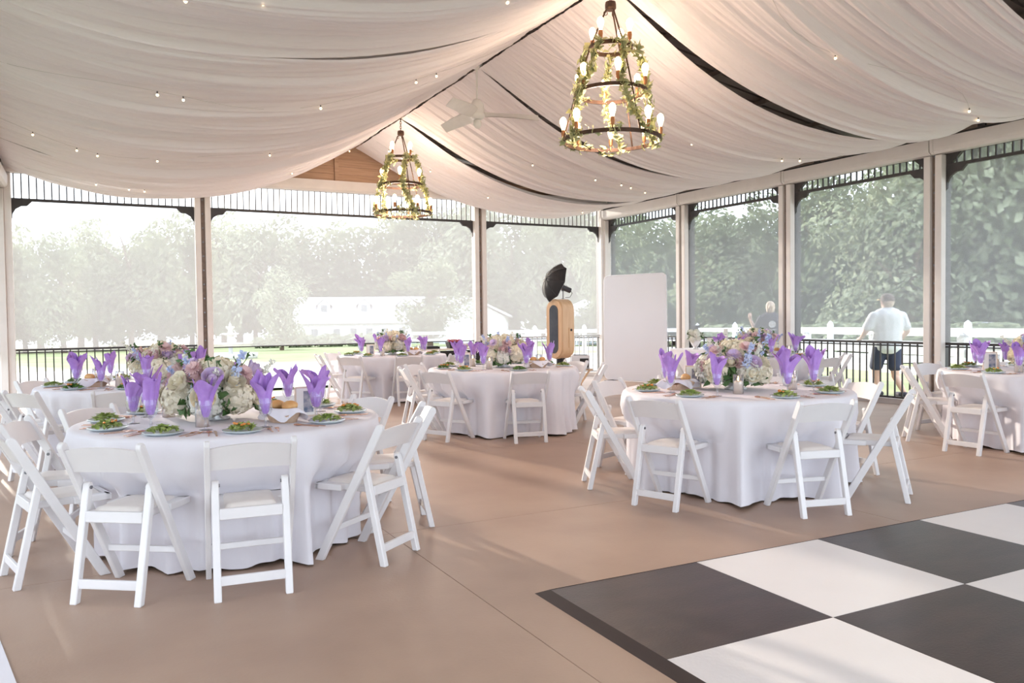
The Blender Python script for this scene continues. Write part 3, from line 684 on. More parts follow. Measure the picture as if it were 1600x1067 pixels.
def round_table(key, c, angs, desc, seed, full=True, over={}, fl=None, extras=True):
    cx, cy = c; angs = [radians(a) for a in angs]
    t = empty('round_table', (cx, cy, 0)); tag(t, 'round folding table hidden under the cloth, '+desc, 'table', 'round dining tables')
    link('tabletop', me_top, t)
    for s in (0, pi): link('leg', me_tleg, t, None, s)
    cl = link('tablecloth', cloth(angs, seed), None, (cx, cy, 0)); tag(cl, 'white floor-length cloth on the '+desc, 'tablecloth', 'white round tablecloths')
    # seats ordered anticlockwise from the one nearest the camera
    cd = atan2(-cy, -cx)
    order = sorted(range(len(angs)), key=lambda i: (angs[i]-cd) % (2*pi))
    near = min(range(len(angs)), key=lambda i: abs((angs[i]-cd+pi) % (2*pi)-pi)); k0 = order.index(near); order = order[k0:]+order[:k0]
    rnd = random.Random(seed)
    for k, i in enumerate(order):
        a = angs[i]; sn = seatname(k, len(angs)); ra, tw = over.get(round(math.degrees(a)), (1.03, rnd.uniform(-.05, .05)))
        chair(cx+ra*cos(a), cy+ra*sin(a), a+pi/2+tw, 'white folding chair, %s, %s' % (desc, sn), 'white folding chairs')
        u = Vector((cos(a), sin(a), 0)); v = Vector((-sin(a), cos(a), 0)); b = Vector((cx, cy, TZ))
        def at(r, q): return b+u*r+v*q
        p = at(.735, 0); r = empty('salad_plate', p, rnd.uniform(0, 6)); var = (seed*3+k*(1+seed % 2)) % 4 if key != 'T5' else 1+2*(k % 2)
        tag(r, '%s salad on plate, %s, %s' % ('dark green' if var in (0, 2) else 'pale green', desc, sn), 'salad plate', 'salad plates')
        link('plate', me_plate, r); tag(link('salad', me_sal[var], r), kind='stuff')
        if var >= 2: link('carrot_bits', me_car, r)
        q = at(.56+rnd.uniform(-.02, .02), .14); g = link('goblet', me_gob, None, q); tag(g, 'clear glass goblet, %s, %s' % (desc, sn), 'goblet', 'glass goblets')
        nk = link('napkin', me_nap[(k*2+seed) % 5], None, q+Vector((0, 0, .001)), rnd.uniform(0, 6.28), rnd.uniform(.95, 1.12)); tag(nk, 'purple goblet napkin, %s, %s' % (desc, sn), 'napkin', 'purple napkins')
        nk.scale = (.98, .98, rnd.uniform(.98, 1.16))
        if full:
            for me, nm, s in ((me_fork, 'fork', -.145), (me_fork, 'fork', -.185), (me_knife, 'knife', .14), (me_spoon, 'spoon', .175)):
                if nm == 'spoon': nn = 'spoon'
                o = link(nm, me, None, at(.735+rnd.uniform(-.01, .01), -s)+Vector((0, 0, .0015)), a+pi/2+rnd.uniform(-.06, .06))
                lb = {'fork': 'inner' if s > -.16 else 'outer'}.get(nm, '')
                tag(o, ('rose gold %s %s, %s, %s' % (lb, nm, desc, sn)).replace('  ', ' '), nm, 'rose gold cutlery')
    fo = fl or (0, 0)
    arrangement(cx+fo[0], cy+fo[1], TZ, seed, 'low arrangement of hydrangea, roses and delphinium on the '+desc)
    if extras:
        # towards the camera = direction w, sideways = s
        w = Vector((-cx, -cy, 0)).normalized(); s = Vector((-w.y, w.x, 0))  # s points right as seen from the camera
        b = Vector((cx, cy, TZ))
        for q, (dx, dy, tx) in enumerate(((.02 if key == 'T5' else -.16, .38, 'in front of the flowers'), (-.38, -.22, 'behind and left of the flowers'), (.44, -.05, 'right of the flowers'))):
            candle(*(b+s*dx+w*dy), 'lit pillar candle %s on the %s' % (tx, desc))
        tgt = s*(-.40 if key == 'T5' else (-.34 if key == 'T2' else .34))+w*(.28 if key != 'T5' else .22); ta = atan2(tgt.y, tgt.x)
        ga = sorted((a+.245) % (2*pi) for a in angs); mids = [(ga[q]+((ga[(q+1) % len(ga)]-ga[q]) % (2*pi))/2, (ga[(q+1) % len(ga)]-ga[q]) % (2*pi)) for q in range(len(ga))]
        bi = min(mids, key=lambda m: abs((m[0]-ta+pi) % (2*pi)-pi)-.25*m[1])[0]; rd = Vector((cos(bi), sin(bi), 0)); tn = Vector((-rd.y, rd.x, 0))
        bp = b+rd*.46; r = empty('bread_basket', bp, bi); tag(r, 'white linen-lined bread basket on the '+desc, 'basket', 'bread baskets')
        link('basket', me_bask, r, None, 0, .85); link('liner', me_lin, r, None, 0, (.82, .74, .9))
        for q, (dx, dy) in enumerate(((-.058, .0), (.058, .0))):
            o = link('bread_roll', me_roll, None, bp+rd*dx+tn*dy+Vector((0, 0, .070)), bi+pi/2+rnd.uniform(-.2, .2)); tag(o, 'browned bread roll, %s in the basket on the %s' % (['inner one', 'outer one'][q], desc), 'bread roll', 'bread rolls')
        fp = b+s*(.44 if key != 'T5' else -.34)+w*(.14 if key != 'T5' else -.06)
        if key in ('T4', 'T6'): fp = b-s*.46+w*.10
        if key == 'T2': fp = b+s*.56-w*.12
        if key == 'T7': fp = b-s*.42+w*.10
        if key == 'T3': fp = b-s*.36+w*.28
        photo_frame(*fp, atan2(-w.x, w.y)*-1 if False else atan2(s.y, s.x)+.25, 'framed couple photograph standing on the '+desc)
def rng(a0, n): return [((a0+360*k/n+180) % 360)-180 for k in range(n)]
round_table('T1', (.78, 5.30), [-127, -94, -52, -12, 28, 62, 97, 130, 163, -163], 'front left round table', 1, fl=(-.10, -.02))
round_table('T2', (.42, 8.80), rng(-100, 9), 'back left round table', 2, fl=(.20, .0))
round_table('T3', (4.55, 13.05), rng(-97, 8), 'far middle round table', 3, full=False)
round_table('T4', (4.48, 8.78), [-103, -155, -28, 12, 50, 90, 130, 170], 'centre round table', 4)
round_table('T5', (4.66, 4.96), [-160, -105, -62, -12, 32, 72, 112, 157], 'front right round table', 5, over={-62: (1.08, .1)})
round_table('T6', (8.70, 8.80), rng(-130, 8), 'back right round table', 6, full=False)
round_table('T7', (8.62, 4.80), [179, -135, -90, -45, 0, 45, 90, 135], 'rightmost round table', 7, fl=(-.05, -.05))
# ------------------------------------------------------------------ rectangular covered tables
def drape_box(name, x0, x1, y0, y1, z, label, seed, floor=.02):
    rnd = random.Random(seed); p = [rnd.uniform(0, 6) for _ in range(4)]
    zs = [z, z-.004, z-.03, z*.66, z*.33, floor]; pr = 2*((x1-x0)+(y1-y0))
    def edge(t):
        d = t*pr; w, h = x1-x0, y1-y0
        if d < w: return x0+d, y0, 0, -1
        d -= w
        if d < h: return x1, y0+d, 1, 0
        d -= h
        if d < w: return x1-d, y1, 0, 1
        d -= w; return x0, y1-d, -1, 0
    def fn(u, v):
        i = int(round(u*(len(zs)-1))); x, y, nx, ny = edge(v % 1.0); t = max(0, (z-zs[i])/z); o = .004+(.022*sin(v*pr*14+p[0])+.014*sin(v*pr*23+p[1])+.02)*t if i > 0 else -.01
        return (x+nx*o, y+ny*o, zs[i])
    mb = MB().grid(fn, len(zs)-1, 160, True); mb.add([(x0, y0, z), (x1, y0, z), (x1, y1, z), (x0, y1, z)], [(0, 1, 2, 3)])
    o = mb.build('tablecloth', M_cloth, None, True); tag(o, label, 'tablecloth')
    for e in o.data.polygons: e.use_smooth = e.area < .2
    return o
def folding_table(x0, x1, y0, y1, z, label):
    r = empty('folding_table', ((x0+x1)/2, (y0+y1)/2, 0)); tag(r, label, 'table'); w, h = (x1-x0)/2-.02, (y1-y0)/2-.02
    MB().box((0, 0, z-.022), (2*w, 2*h, .03)).build('tabletop', M_wood, r)
    for a in (-1, 1):
        for b in (-1, 1): MB().lathe([(.014, 0), (.014, z-.035)], 8, (a*(w-.06), b*(h-.1), 0)).build('leg', M_bolt, r)
folding_table(9.42, 10.08, 10.25, 11.72, .75, 'display table hidden under a white cloth by the right wall')
drape_box('c', 9.42, 10.08, 10.25, 11.72, .752, 'white cloth on the rectangular display table beside the backdrop', 4)
rn = MB().prism([(-1.12, 1.2), (.16, 1.2), (-.28, 3.55), (-.40, 4.2), (-1.14, 4.2)], .0, .006, 'xy').build('floor_runner', M_cloth, None); tag(rn, 'edge of a white floor runner at the lower left corner', 'runner')
# things on the display table
v = empty('flower_vase', (9.62, 11.25, .753)); tag(v, 'white footed vase of white flowers on the display table', 'vase')
MB().lathe([(0, 0), (.06, 0), (.062, .01), (.03, .025), (.06, .07), (.095, .13), (.10, .16), (.09, .16), (.05, .08), (0, .06)], 18).build('vase', mat('white_ceramic', (.84, .82, .82), .3), v, True)
for k in range(9):
    a = k*2.4; q = .03+.011*k; link('hydrangea', ME_H[0], v, (q*cos(a), q*sin(a), .22+.07*cos(k)), 0, .75)
mb = MB(); rnd = random.Random(4)
for k in range(60): a = rnd.uniform(0, 6.28); leafset(mb, (.13*cos(a), .13*sin(a), .19+.12*rnd.random()), .03, rnd, 1, .03)
tag(mb.build('greenery', M_green, v), kind='stuff')
for nm, x, y, w, h, lb in (('sign_card', 9.60, 10.72, .26, .21, 'white acrylic sign with pale lines on the display table'), ('number_card', 9.85, 10.72, .07, .36, 'tall narrow white card standing behind the acrylic sign')):
    r = empty(nm, (x, y, .753), radians(-52)); tag(r, lb, 'sign')
    MB().box((0, 0, h/2), (w, .012, h)).build('card', M_paper, r); MB().box((0, 0, .006), (w*.8, .07, .012)).build('foot', M_wood, r)
    for k in range(4): MB().box((0, -.0075, h*(.25+.16*k)), (w*(.55 if k % 2 else .7), .002, .010)).build('text_line', M_ink, r)
g = empty('gift_bag', (9.9, 10.42, .753), .5); tag(g, 'small teal and orange gift bag on the display table', 'bag')
MB().add([(-.09, -.05, 0), (.09, -.05, 0), (.09, .05, 0), (-.09, .05, 0), (-.10, -.06, .24), (.10, -.06, .24), (.10, .06, .24), (-.10, .06, .24)], [(3, 2, 1, 0), (0, 1, 5, 4), (1, 2, 6, 5), (2, 3, 7, 6), (3, 0, 4, 7)]).build('bag', M_teal, g)
for s in (-1, 1): MB().tube([(-.04, s*.06, .24), (-.03, s*.06, .30), (.03, s*.06, .30), (.04, s*.06, .24)], .004, 6).build('handle', M_dark, g)

# ------------------------------------------------------------------ backdrop panel
A = Vector((9.68, 14.2, 0)); B = Vector((10.16, 12.74, 0)); L = (B-A).length
bd = empty('backdrop_panel', (A+B)/2, atan2((B-A).y, (B-A).x)); tag(bd, 'tall white photo backdrop panel with rounded corners in the corner', 'backdrop')
H0, H1, rr = .03, 2.2, .10; out = []
for cx, cz, a0 in ((L/2-rr, H1-rr, 0), (-L/2+rr, H1-rr, 90), (-L/2+rr, H0+rr, 180), (L/2-rr, H0+rr, 270)):
    for k in range(7): a = radians(a0+15*k); out.append((cx+rr*cos(a), cz+rr*sin(a)))
MB().prism(out, -.012, .012, 'xz').build('panel', M_panel, bd)
MB().tube([(x, 0, z) for x, z in out], .016, 8, True).build('rim_tube', M_panel, bd, True)
for s in (-1, 1): MB().box((s*(L/2-.2), 0, .012), (.06, .5, .024)).build('foot', M_bolt, bd)

# ------------------------------------------------------------------ photo booth, umbrella strobe, printer
pb = empty('photo_booth', (7.56, 12.5, 0), radians(-75)); tag(pb, 'capsule-shaped maple photo booth with tall dark screen', 'photo booth')
# local: -y is the front (after rotation it looks to the picture's left)
def caps(w, z0, z1, n=12):
    o = []
    for cz, a0 in ((z1-w, 0), (z0+w, 180)):
        for k in range(n+1): a = radians(a0+180*k/n); o.append((w*cos(a), cz+w*sin(a)))
    return o
MB().prism(caps(.20, .60, 1.68), -.15, .15, 'xz').build('body', M_wood, pb, bevel=.008)
MB().prism(caps(.19, .61, 1.67), -.175, -.151, 'xz').build('front_ring', M_wood, pb, bevel=.006)
MB().prism(caps(.105, .70, 1.57), -.181, -.1755, 'xz').build('screen', M_bscreen, pb)
MB().box((.203, .05, .98), (.02, .10, .36)).build('side_box', M_wood, pb, bevel=.005)
MB().prism([(.05+.022*cos(t), 1.12+.022*sin(t)) for t in [2*pi*k/12 for k in range(12)]], .213, .222, 'yz').build('lock', M_black, pb)
MB().box((0, 0, .33), (.12, .09, .60)).build('column', M_black, pb); MB().lathe([(0, 0), (.24, 0), (.24, .015), (.03, .03), (0, .03)], 24).build('base', M_black, pb)
st = empty('strobe_light', (7.60, 12.47, 1.685)); tag(st, 'black studio strobe on a short stand on top of the photo booth', 'strobe')
rtv = rt; upv = Vector((0, 0, 1)); ax = (-rt*.84+upv*.33-fw*.36).normalized()
MB().lathe([(.03, 0), (.03, .006), (.008, .01), (.008, .15)], 10).build('stand', M_flash, st); MB().box((0, 0, .16), (.04, .04, .05)).build('clamp', M_flash, st)
q = Vector((0, 0, .20)); MB().tube([q-ax*.16, q-ax*.155, q+ax*.07, q+ax*.08], [.03, .048, .048, .055], 14).build('lamp_head', M_flash, st)
MB().tube([q-ax*.10+upv*.05, q-ax*.02+upv*.05], .012, 6).build('handle', M_umin, st)
MB().tube([q-ax*.16, q-ax*.2+upv*-.03, q-ax*.15-upv*.12, q-ax*.05-upv*.16], .005, 6).build('cable', M_black, st)
# umbrella: apex along ax
um = empty('photo_umbrella', Vector((7.60, 12.47, 1.885))); tag(um, 'black reflective photo umbrella clamped to the strobe above the booth', 'umbrella')
e1 = ax.cross(upv).normalized(); e2 = e1.cross(ax)
base = ax*.10+upv*.03
def canf(off):
    def f(u, v):
        a = 2*pi*v; k = (v*8) % 1; sc = 1-.10*sin(pi*k)*u
        r = .37*sin(u*1.15)/sin(1.15)*sc+off; h = .26*cos(u*1.35)+off
        return tuple(base+ax*h+(e1*cos(a)+e2*sin(a))*r)
    return f
MB().grid(canf(.0), 8, 48, True).build('canopy', M_black, um, True); MB().grid(canf(-.006), 8, 48, True).build('lining', M_umin, um, True)
MB().tube([base-ax*.12, base+ax*.285], .004, 6).build('shaft', M_bolt, um)
for k in range(8):
    a = 2*pi*k/8; MB().tube([canf(.004)(i/6, k/8) for i in range(7)], .0025, 5).build('rib', M_flash, um)
tt = empty('tray_table', (7.05, 11.05, 0), radians(-32)); tag(tt, 'small wooden folding tray table beside the photo booth', 'table')
MB().box((0, 0, .50), (.40, .30, .018)).build('tabletop', M_wood, tt, bevel=.004)
for s in (-1, 1):
    for y in (-.12, .12): MB().bar((-s*.17, y+.012*s, .0), (s*.15, y+.012*s, .49), .018, .03, (0, 1, 0)).build('leg', M_wood, tt)
    MB().box((s*.16, 0, .05), (.02, .26, .02)).build('stretcher', M_wood, tt)
pr = empty('photo_printer', (7.05, 11.05, .510), radians(-32)); tag(pr, 'white photo printer with black paper slot on the tray table', 'printer')
MB().box((0, 0, .115), (.30, .27, .22)).build('body', M_white, pr, bevel=.012); MB().box((.06, -.137, .10), (.14, .006, .15)).build('paper_slot', M_black, pr)
MB().box((.06, -.16, .03), (.13, .06, .008)).build('output_tray', M_bolt, pr); MB().box((0, 0, .229), (.22, .20, .006)).build('lid', M_flash, pr)
for a in (-1, 1):
    for b in (-1, 1): MB().box((a*.12, b*.10, .0025), (.03, .03, .005)).build('foot', M_black, pr)

# ------------------------------------------------------------------ black bar counter in the back
ba = empty('bar_counter', (6.35, 14.55, 0), radians(0)); tag(ba, 'black bar counter with pale top and a white letter B', 'counter')
MB().box((0, 0, .755), (1.6, .52, .03)).build('top', mat('pale_top', (.72, .62, .52), .4), ba)
MB().box((0, -.20, .40), (1.5, .03, .66)).build('front_panel', M_black, ba)
for s in (-1, 1): MB().box((s*.74, .02, .37), (.03, .44, .74)).build('side_panel', M_black, ba)
cu = bpy.data.curves.new('letter_b', 'FONT'); cu.body = 'B'; cu.size = .26; cu.extrude = .006; cu.align_x = 'CENTER'
tmp = bpy.data.objects.new('tmp', cu); COL.objects.link(tmp); dg = bpy.context.evaluated_depsgraph_get(); lme = bpy.data.meshes.new_from_object(tmp.evaluated_get(dg)); bpy.data.objects.remove(tmp); lme.materials.clear(); lme.materials.append(M_white)
lo = link('letter', lme, ba); lo.location = (.12, -.222, .52); lo.rotation_euler = (pi/2, 0, 0)
tr = empty('planter_box', (6.32, 14.48, .771)); tag(tr, 'black planter box of red flowers on the bar counter', 'planter')
MB().add([(-.12, -.08, 0), (.12, -.08, 0), (.12, .08, 0), (-.12, .08, 0), (-.15, -.10, .12), (.15, -.10, .12), (.15, .10, .12), (-.15, .10, .12)], [(3, 2, 1, 0), (0, 1, 5, 4), (1, 2, 6, 5), (2, 3, 7, 6), (3, 0, 4, 7), (4, 5, 6, 7)]).build('box', M_black, tr)
for k in range(10): link('rose', ME_R[1], tr, (-.12+.027*k, .05*sin(k*2.3), .14+.012*cos(k*3)), k, .8)
M_red = mat('red_petal', (.45, .06, .10), .7)
for k in range(6): MB().ball((-.11+.045*k, -.05+.02*sin(k*4), .14), .03, 8, 6, .1, k).build('red_bloom', M_red, tr, True)
tag(MB().lathe([(0, 0), (.05, 0), (.09, .06), (.10, .11), (.095, .11), (.05, .02), (0, .02)], 18).build('bowl', M_black, None, True, loc=(6.88, 14.50, .771)), 'small black bowl at the right end of the bar counter', 'bowl')
o = MB().box((0, 0, .02), (.42, .28, .04)).box((0, 0, .045), (.36, .22, .01)).build('serving_tray', M_black, None, loc=(5.78, 14.55, .771)); tag(o, 'flat black serving tray at the left end of the bar counter', 'tray')
o = MB().lathe([(0, 0), (.06, 0), (.10, .05), (.12, .08), (.115, .08), (.05, .015), (0, .015)], 18).build('bowl', mat('blush_bowl', (.80, .70, .68), .4), None, True, loc=(6.60, 14.62, .771)); tag(o, 'pale blush bowl beside the planter box on the bar', 'bowl')

# ------------------------------------------------------------------ outdoors
def gz(x, y):
    d = math.hypot(max(0, x-XR, XL-x), max(0, y-YB, -3-y)); return -.10-.0195*max(0, d-1.5)
def gfn(u, v):
    x = -150+u*330; y = -60+v*260; return (x, y, gz(x, y))
og = MB().grid(gfn, 66, 52).build('ground', M_lawn, None, True); tag(og, 'sunlit lawn around the pavilion', kind='structure')
dv = MB().grid(lambda u, v: ((lambda x, y: (x, y, gz(x, y)+.03))(-30+u*75, 17.5+v*16)), 40, 10).build('drive', M_drive, None, True); tag(dv, 'pale gravel drive beyond the back wall', kind='structure')
mb = MB()
def clump(mb, c, R, n, rnd, s):
    for _ in range(n):
        d = Vector((rnd.gauss(0, 1), rnd.gauss(0, 1), rnd.gauss(0, 1))).normalized(); p = Vector(c)+Vector((d.x*R[0], d.y*R[1], d.z*R[2]))*(rnd.random()**.25)
        a = (d+Vector((rnd.gauss(0, .7), rnd.gauss(0, .7), rnd.gauss(0, .7)))).normalized(); e = a.orthogonal().normalized(); f = a.cross(e); q = s*rnd.uniform(.5, 1.3)
        mb.add([p-e*q, p-f*q*.6+a*q*.25, p+e*q, p+f*q*.6+a*q*.25], [(0, 1, 2, 3)])
def tree_mesh(seed, m, leaf=.34, n=5200):
    rnd = random.Random(seed); mb = MB(); k = 16
    for i in range(k):
        h = rnd.uniform(.17, .93) if i else .22; r = .36*(1-abs(h-.5)*1.1); a = rnd.uniform(0, 6.28); q = rnd.uniform(0, .22)
        clump(mb, (q*cos(a), q*sin(a), h), (r*rnd.uniform(.5, .8), r*rnd.uniform(.5, .8), .14*rnd.uniform(.8, 1.3)), n//k, rnd, leaf*.055)
    return mb.mesh('crown', m)
def trunk_mesh(seed):
    rnd = random.Random(seed); mb = MB().tube([(0, 0, -.03), (.01, 0, .2), (0, .015, .45), (.01, 0, .75)], [.028, .02, .014, .006], 8)
    for k in range(6): a = k*1.1; mb.tube([(0, 0, .22+.07*k), (.10*cos(a), .10*sin(a), .36+.08*k), (.18*cos(a), .18*sin(a), .44+.08*k)], [.010, .007, .003], 5)
    return mb.mesh('trunk', M_bark)
TM = [tree_mesh(1, M_treeA), tree_mesh(2, M_treeB), tree_mesh(3, M_treeC), tree_mesh(4, M_treeA), tree_mesh(5, M_treeB), tree_mesh(6, M_treeC)]; TK = [trunk_mesh(1), trunk_mesh(2)]
def tree(x, y, h, w, v, label, group, rz=0.):
    r = empty('tree', (x, y, gz(x, y)-.05), rz); r.scale = (w, w, h); tag(r, label, 'tree', group); link('crown', TM[v], r); link('trunk', TK[v % 2], r)
rnd = random.Random(77)
ORD = ['first', 'second', 'third', 'fourth', 'fifth', 'sixth', 'seventh', 'eighth', 'ninth', 'tenth', 'eleventh', 'twelfth', 'thirteenth', 'fourteenth', 'fifteenth', 'sixteenth', 'seventeenth', 'eighteenth', 'nineteenth', 'twentieth', 'twenty-first']
ROW2 = [(-60+k*62, 150-k*2.2, 15+min(k, 11)*.4) for k in range(17)]
def polar(px, d):   # a compass bearing of the view, distance d
    a = YAW+math.atan((px-800)/FPX); return d*sin(a), d*cos(a)
back = [(-90, 92, 11), (-20, 88, 12), (40, 90, 11.5), (100, 84, 10.5), (150, 92, 13), (205, 86, 13), (255, 92, 14), (300, 95, 13.5), (350, 120, 18), (400, 122, 17), (455, 125, 15), (500, 126, 14), (545, 128, 14.5), (600, 126, 16), (650, 124, 18), (700, 122, 19), (750, 112, 20), (800, 104, 15), (850, 98, 14), (900, 92, 13), (945, 86, 12)]
for k, (px, d, h) in enumerate(back):
    x, y = polar(px, d); tree(x, y, h, h*rnd.uniform(.8, 1.05), [0, 2, 1, 3, 4, 5][k % 6], 'broad tree in the far tree line behind the back wall, %s from the left' % ORD[k], 'far tree line', rnd.uniform(0, 6))
for k, (px, d, h) in enumerate(ROW2):
    x, y = polar(px, d); tree(x, y, h, h*1.25, [2, 0, 5, 3][k % 4], 'hazy tree of the woods behind the far tree line, %s from the left' % ORD[k], 'woods behind', rnd.uniform(0, 6))
right = [(985, 62, 11.5, 2), (1030, 58, 10.8, 0), (1065, 64, 11.5, 4), (1110, 52, 9.8, 3), (1150, 55, 10.0, 0), (1195, 52, 9.8, 4), (1240, 50, 10.5, 2), (1285, 48, 11.2, 3), (1330, 52, 11.0, 5), (1375, 44, 10.2, 1), (1425, 42, 11.6, 4), (1470, 46, 17, 1), (1515, 48, 16.5, 0), (1560, 46, 17, 3), (1610, 44, 16.5, 1), (1670, 44, 16, 0), (1740, 44, 16, 2), (1830, 44, 15, 3)]
for k, (px, d, h, v) in enumerate(right):
    h *= .84 if px < 1460 else .95; x, y = polar(px, d); tree(x, y, h, h*(rnd.uniform(1.0, 1.3) if px < 1460 else .85), v, 'tall leafy tree beyond the white fence on the right, %s from the left' % ORD[k], 'trees beyond the white fence', rnd.uniform(0, 6))
for px, d, h, w, v, lb in ((440, 66, 6.2, 7.0, 1, 'round lawn tree standing between the fountain and the barn'), (672, 70, 7.2, 10.5, 3, 'spreading lawn tree in front of the barn, right half')):
    x, y = polar(px, d); tree(x, y, h, w, v, lb, 'lawn trees', 1.)
# shrubs at the foot of the trees
me_sh = MB(); clump(me_sh, (0, 0, .4), (.6, .6, .45), 420, random.Random(9), .11); me_sh = me_sh.mesh('foliage', M_treeB)
for k in range(16):
    px = 960+k*48; x, y = polar(px, 66-k*.6); tree(x, y, 7.6, 12, [2, 5, 0][k % 3], 'tree of the woods behind the right tree row, %s from the left' % ORD[k], 'woods behind', rnd.uniform(0, 6))
for k, (px, d) in enumerate(((1270, 38), (1300, 37), (1330, 36), (1400, 36), (1440, 35), (1480, 37), (1180, 40), (1130, 42), (1550, 36), (588, 78), (420, 80), (470, 80), (515, 80), (560, 80))):
    x, y = polar(px, d); s = 2.2 if px > 1000 else 1.8; o = link('shrub', me_sh, None, (x, y, gz(x, y)-.1), k, (s*1.5, s*1.5, s*(.8 if px > 600 else .9)))
    tag(o, ('low pale shrub beyond the white fence, %s one from the back corner' if px > 1000 else 'low hedge shrub in front of the barn, %s') % ORD[k], 'shrub', 'garden shrubs')
# barn
def house(name, px, d, w, dep, h, rh, rz, label, windows, dormers=0):
    ov = min(.5, .08*w); x, y = polar(px, d); r = empty(name, (x, y, gz(x, y)-.1), rz); tag(r, label, 'building')
    MB().box((0, 0, h/2), (w, dep, h)).build('wall', M_siding, r)
    MB().prism([(-dep/2-ov, h-.1), (0, h+rh), (dep/2+ov, h-.1), (dep/2+ov, h+.05), (0, h+rh+.12), (-dep/2-ov, h+.05)], -w/2-ov, w/2+ov, 'yz').build('roof', M_shingle, r)
    for s in (-1, 1): MB().prism([(-dep/2, h-.05), (0, h+rh), (dep/2, h-.05)], s*w/2-.05, s*w/2+.05, 'yz').build('gable', M_siding, r)
    for wx in windows:
        f = MB().box((wx, -dep/2-.03, h*.58), (.95, .08, 1.15)).build('window', M_vinyl, r); MB().box((wx, -dep/2-.08, h*.58), (.75, .04, .95)).build('pane', M_pane, f)
    for k in range(dormers):
        dx = (k-(dormers-1)/2)*w/(dormers+.3); dz = h+rh*.42; dy = -dep/2*.58
        MB().prism([(dx-.7, dz-.3), (dx+.7, dz-.3), (dx+.7, dz+.9), (dx, dz+1.5), (dx-.7, dz+.9)], dy-.3, dy+2.0, 'xz').build('dormer', M_siding, r)
        MB().box((dx, dy-.33, dz+.4), (.7, .06, .9)).build('dormer_pane', M_pane, r)
        for s in (-1, 1): MB().bar((dx, dy+.8, dz+1.58), (dx+s*.95, dy+.8, dz+.78), 2.4, .08, (0, 0, 1)).build('dormer_roof', M_shingle, r)
    return r
house('barn', 600, 100, 20, 9, 2.7, 3.0, -.30, 'long white barn with dormers behind the lawn trees', [-8, -5.5, -3.6, -1.8, 0, 2, 7], 4)
house('house', 742, 88, 6.5, 7, 3.0, 1.9, radians(60), 'small white gabled house behind the far post', [-1.5, 1.5])
house('shed', 1532, 40, .85, .9, 1.25, .18, -.9, 'small white shed beneath the trees on the right', [])
house('sun_blocker', -450, 24.07, 7, 6, 4.2, 1.4, 0, 'unseen white building added left of the pavilion to block sun', [-2, 2])  # added out of view to keep low sun off the left floor
# gazebo
x, y = polar(914, 70); gzb = empty('gazebo', (x, y, gz(x, y)-.1)); tag(gzb, 'white open gazebo with a hip roof beyond the railing', 'gazebo')
MB().lathe([(3.6, 2.5), (0, 4.0)], 8).build('roof', M_shingle, gzb); MB().lathe([(3.2, 2.3), (3.2, 2.55), (3.0, 2.55), (3.0, 2.3)], 8).build('fascia', M_vinyl, gzb)
for k in range(8): a = 2*pi*k/8; MB().lathe([(.12, 0), (.12, 2.4)], 8, (3.0*cos(a), 3.0*sin(a), 0)).build('column', M_vinyl, gzb)
MB().lathe([(3.3, 0), (3.3, .2), (0, .2)], 8).build('deck', M_vinyl, gzb)
# fountain
x, y = polar(360, 44); fo = empty('fountain', (x, y, gz(x, y)-.05)); tag(fo, 'pale three-tier stone fountain on the lawn', 'fountain')
MB().lathe([(1.3, 0), (1.35, .35), (1.2, .35), (1.15, .1), (0, .1)], 28).build('basin', M_stone, fo, True)
for z0, z1, R, nm in ((.1, .85, .62, 'tier'), (.85, 1.35, .42, 'tier'), (1.35, 1.7, .22, 'tier')):
    MB().lathe([(.16, z0), (.10, (z0+z1)/2), (.12, z1-.12), (R, z1-.03), (R, z1+.03), (0, z1)], 24).build(nm, M_stone, fo, True)
MB().lathe([(.05, 1.7), (.08, 1.8), (0, 1.95)], 12).build('finial', M_stone, fo, True)
# white vinyl fences
def fence(px0, d0, px1, d1, step, label, h=1.25):
    p = Vector((*polar(px0, d0), 0)); q = Vector((*polar(px1, d1), 0)); n = max(1, int((q-p).length/step)); r = empty('vinyl_fence', (p.x, p.y, 0)); tag(r, label, 'fence', 'white vinyl fences')
    pts = [p+(q-p)*k/n for k in range(n+1)]
    for w in pts:
        g = gz(w.x, w.y); MB().box((w.x-p.x, w.y-p.y, g+h/2), (.14, .14, h+.1)).build('post', M_vinyl, r); MB().lathe([(.10, 0), (.10, .03), (0, .11)], 4, (w.x-p.x, w.y-p.y, g+h+.05)).build('post_cap', M_vinyl, r)
    for a, b in zip(pts, pts[1:]):
        for hz in (.35, .75, 1.12):
            MB().bar((a.x-p.x, a.y-p.y, gz(a.x, a.y)+hz), (b.x-p.x, b.y-p.y, gz(b.x, b.y)+hz), .04, .15).build('rail', M_vinyl, r)
fence(1090, 33, 1850, 21, 2.4, 'white three-rail vinyl fence across the right side, behind the man')
fence(1180, 23, 1700, 15, 2.4, 'nearer low white vinyl fence on the right side', 1.0)
fence(640, 42, 1090, 33, 2.4, 'white vinyl fence beyond the back railing')

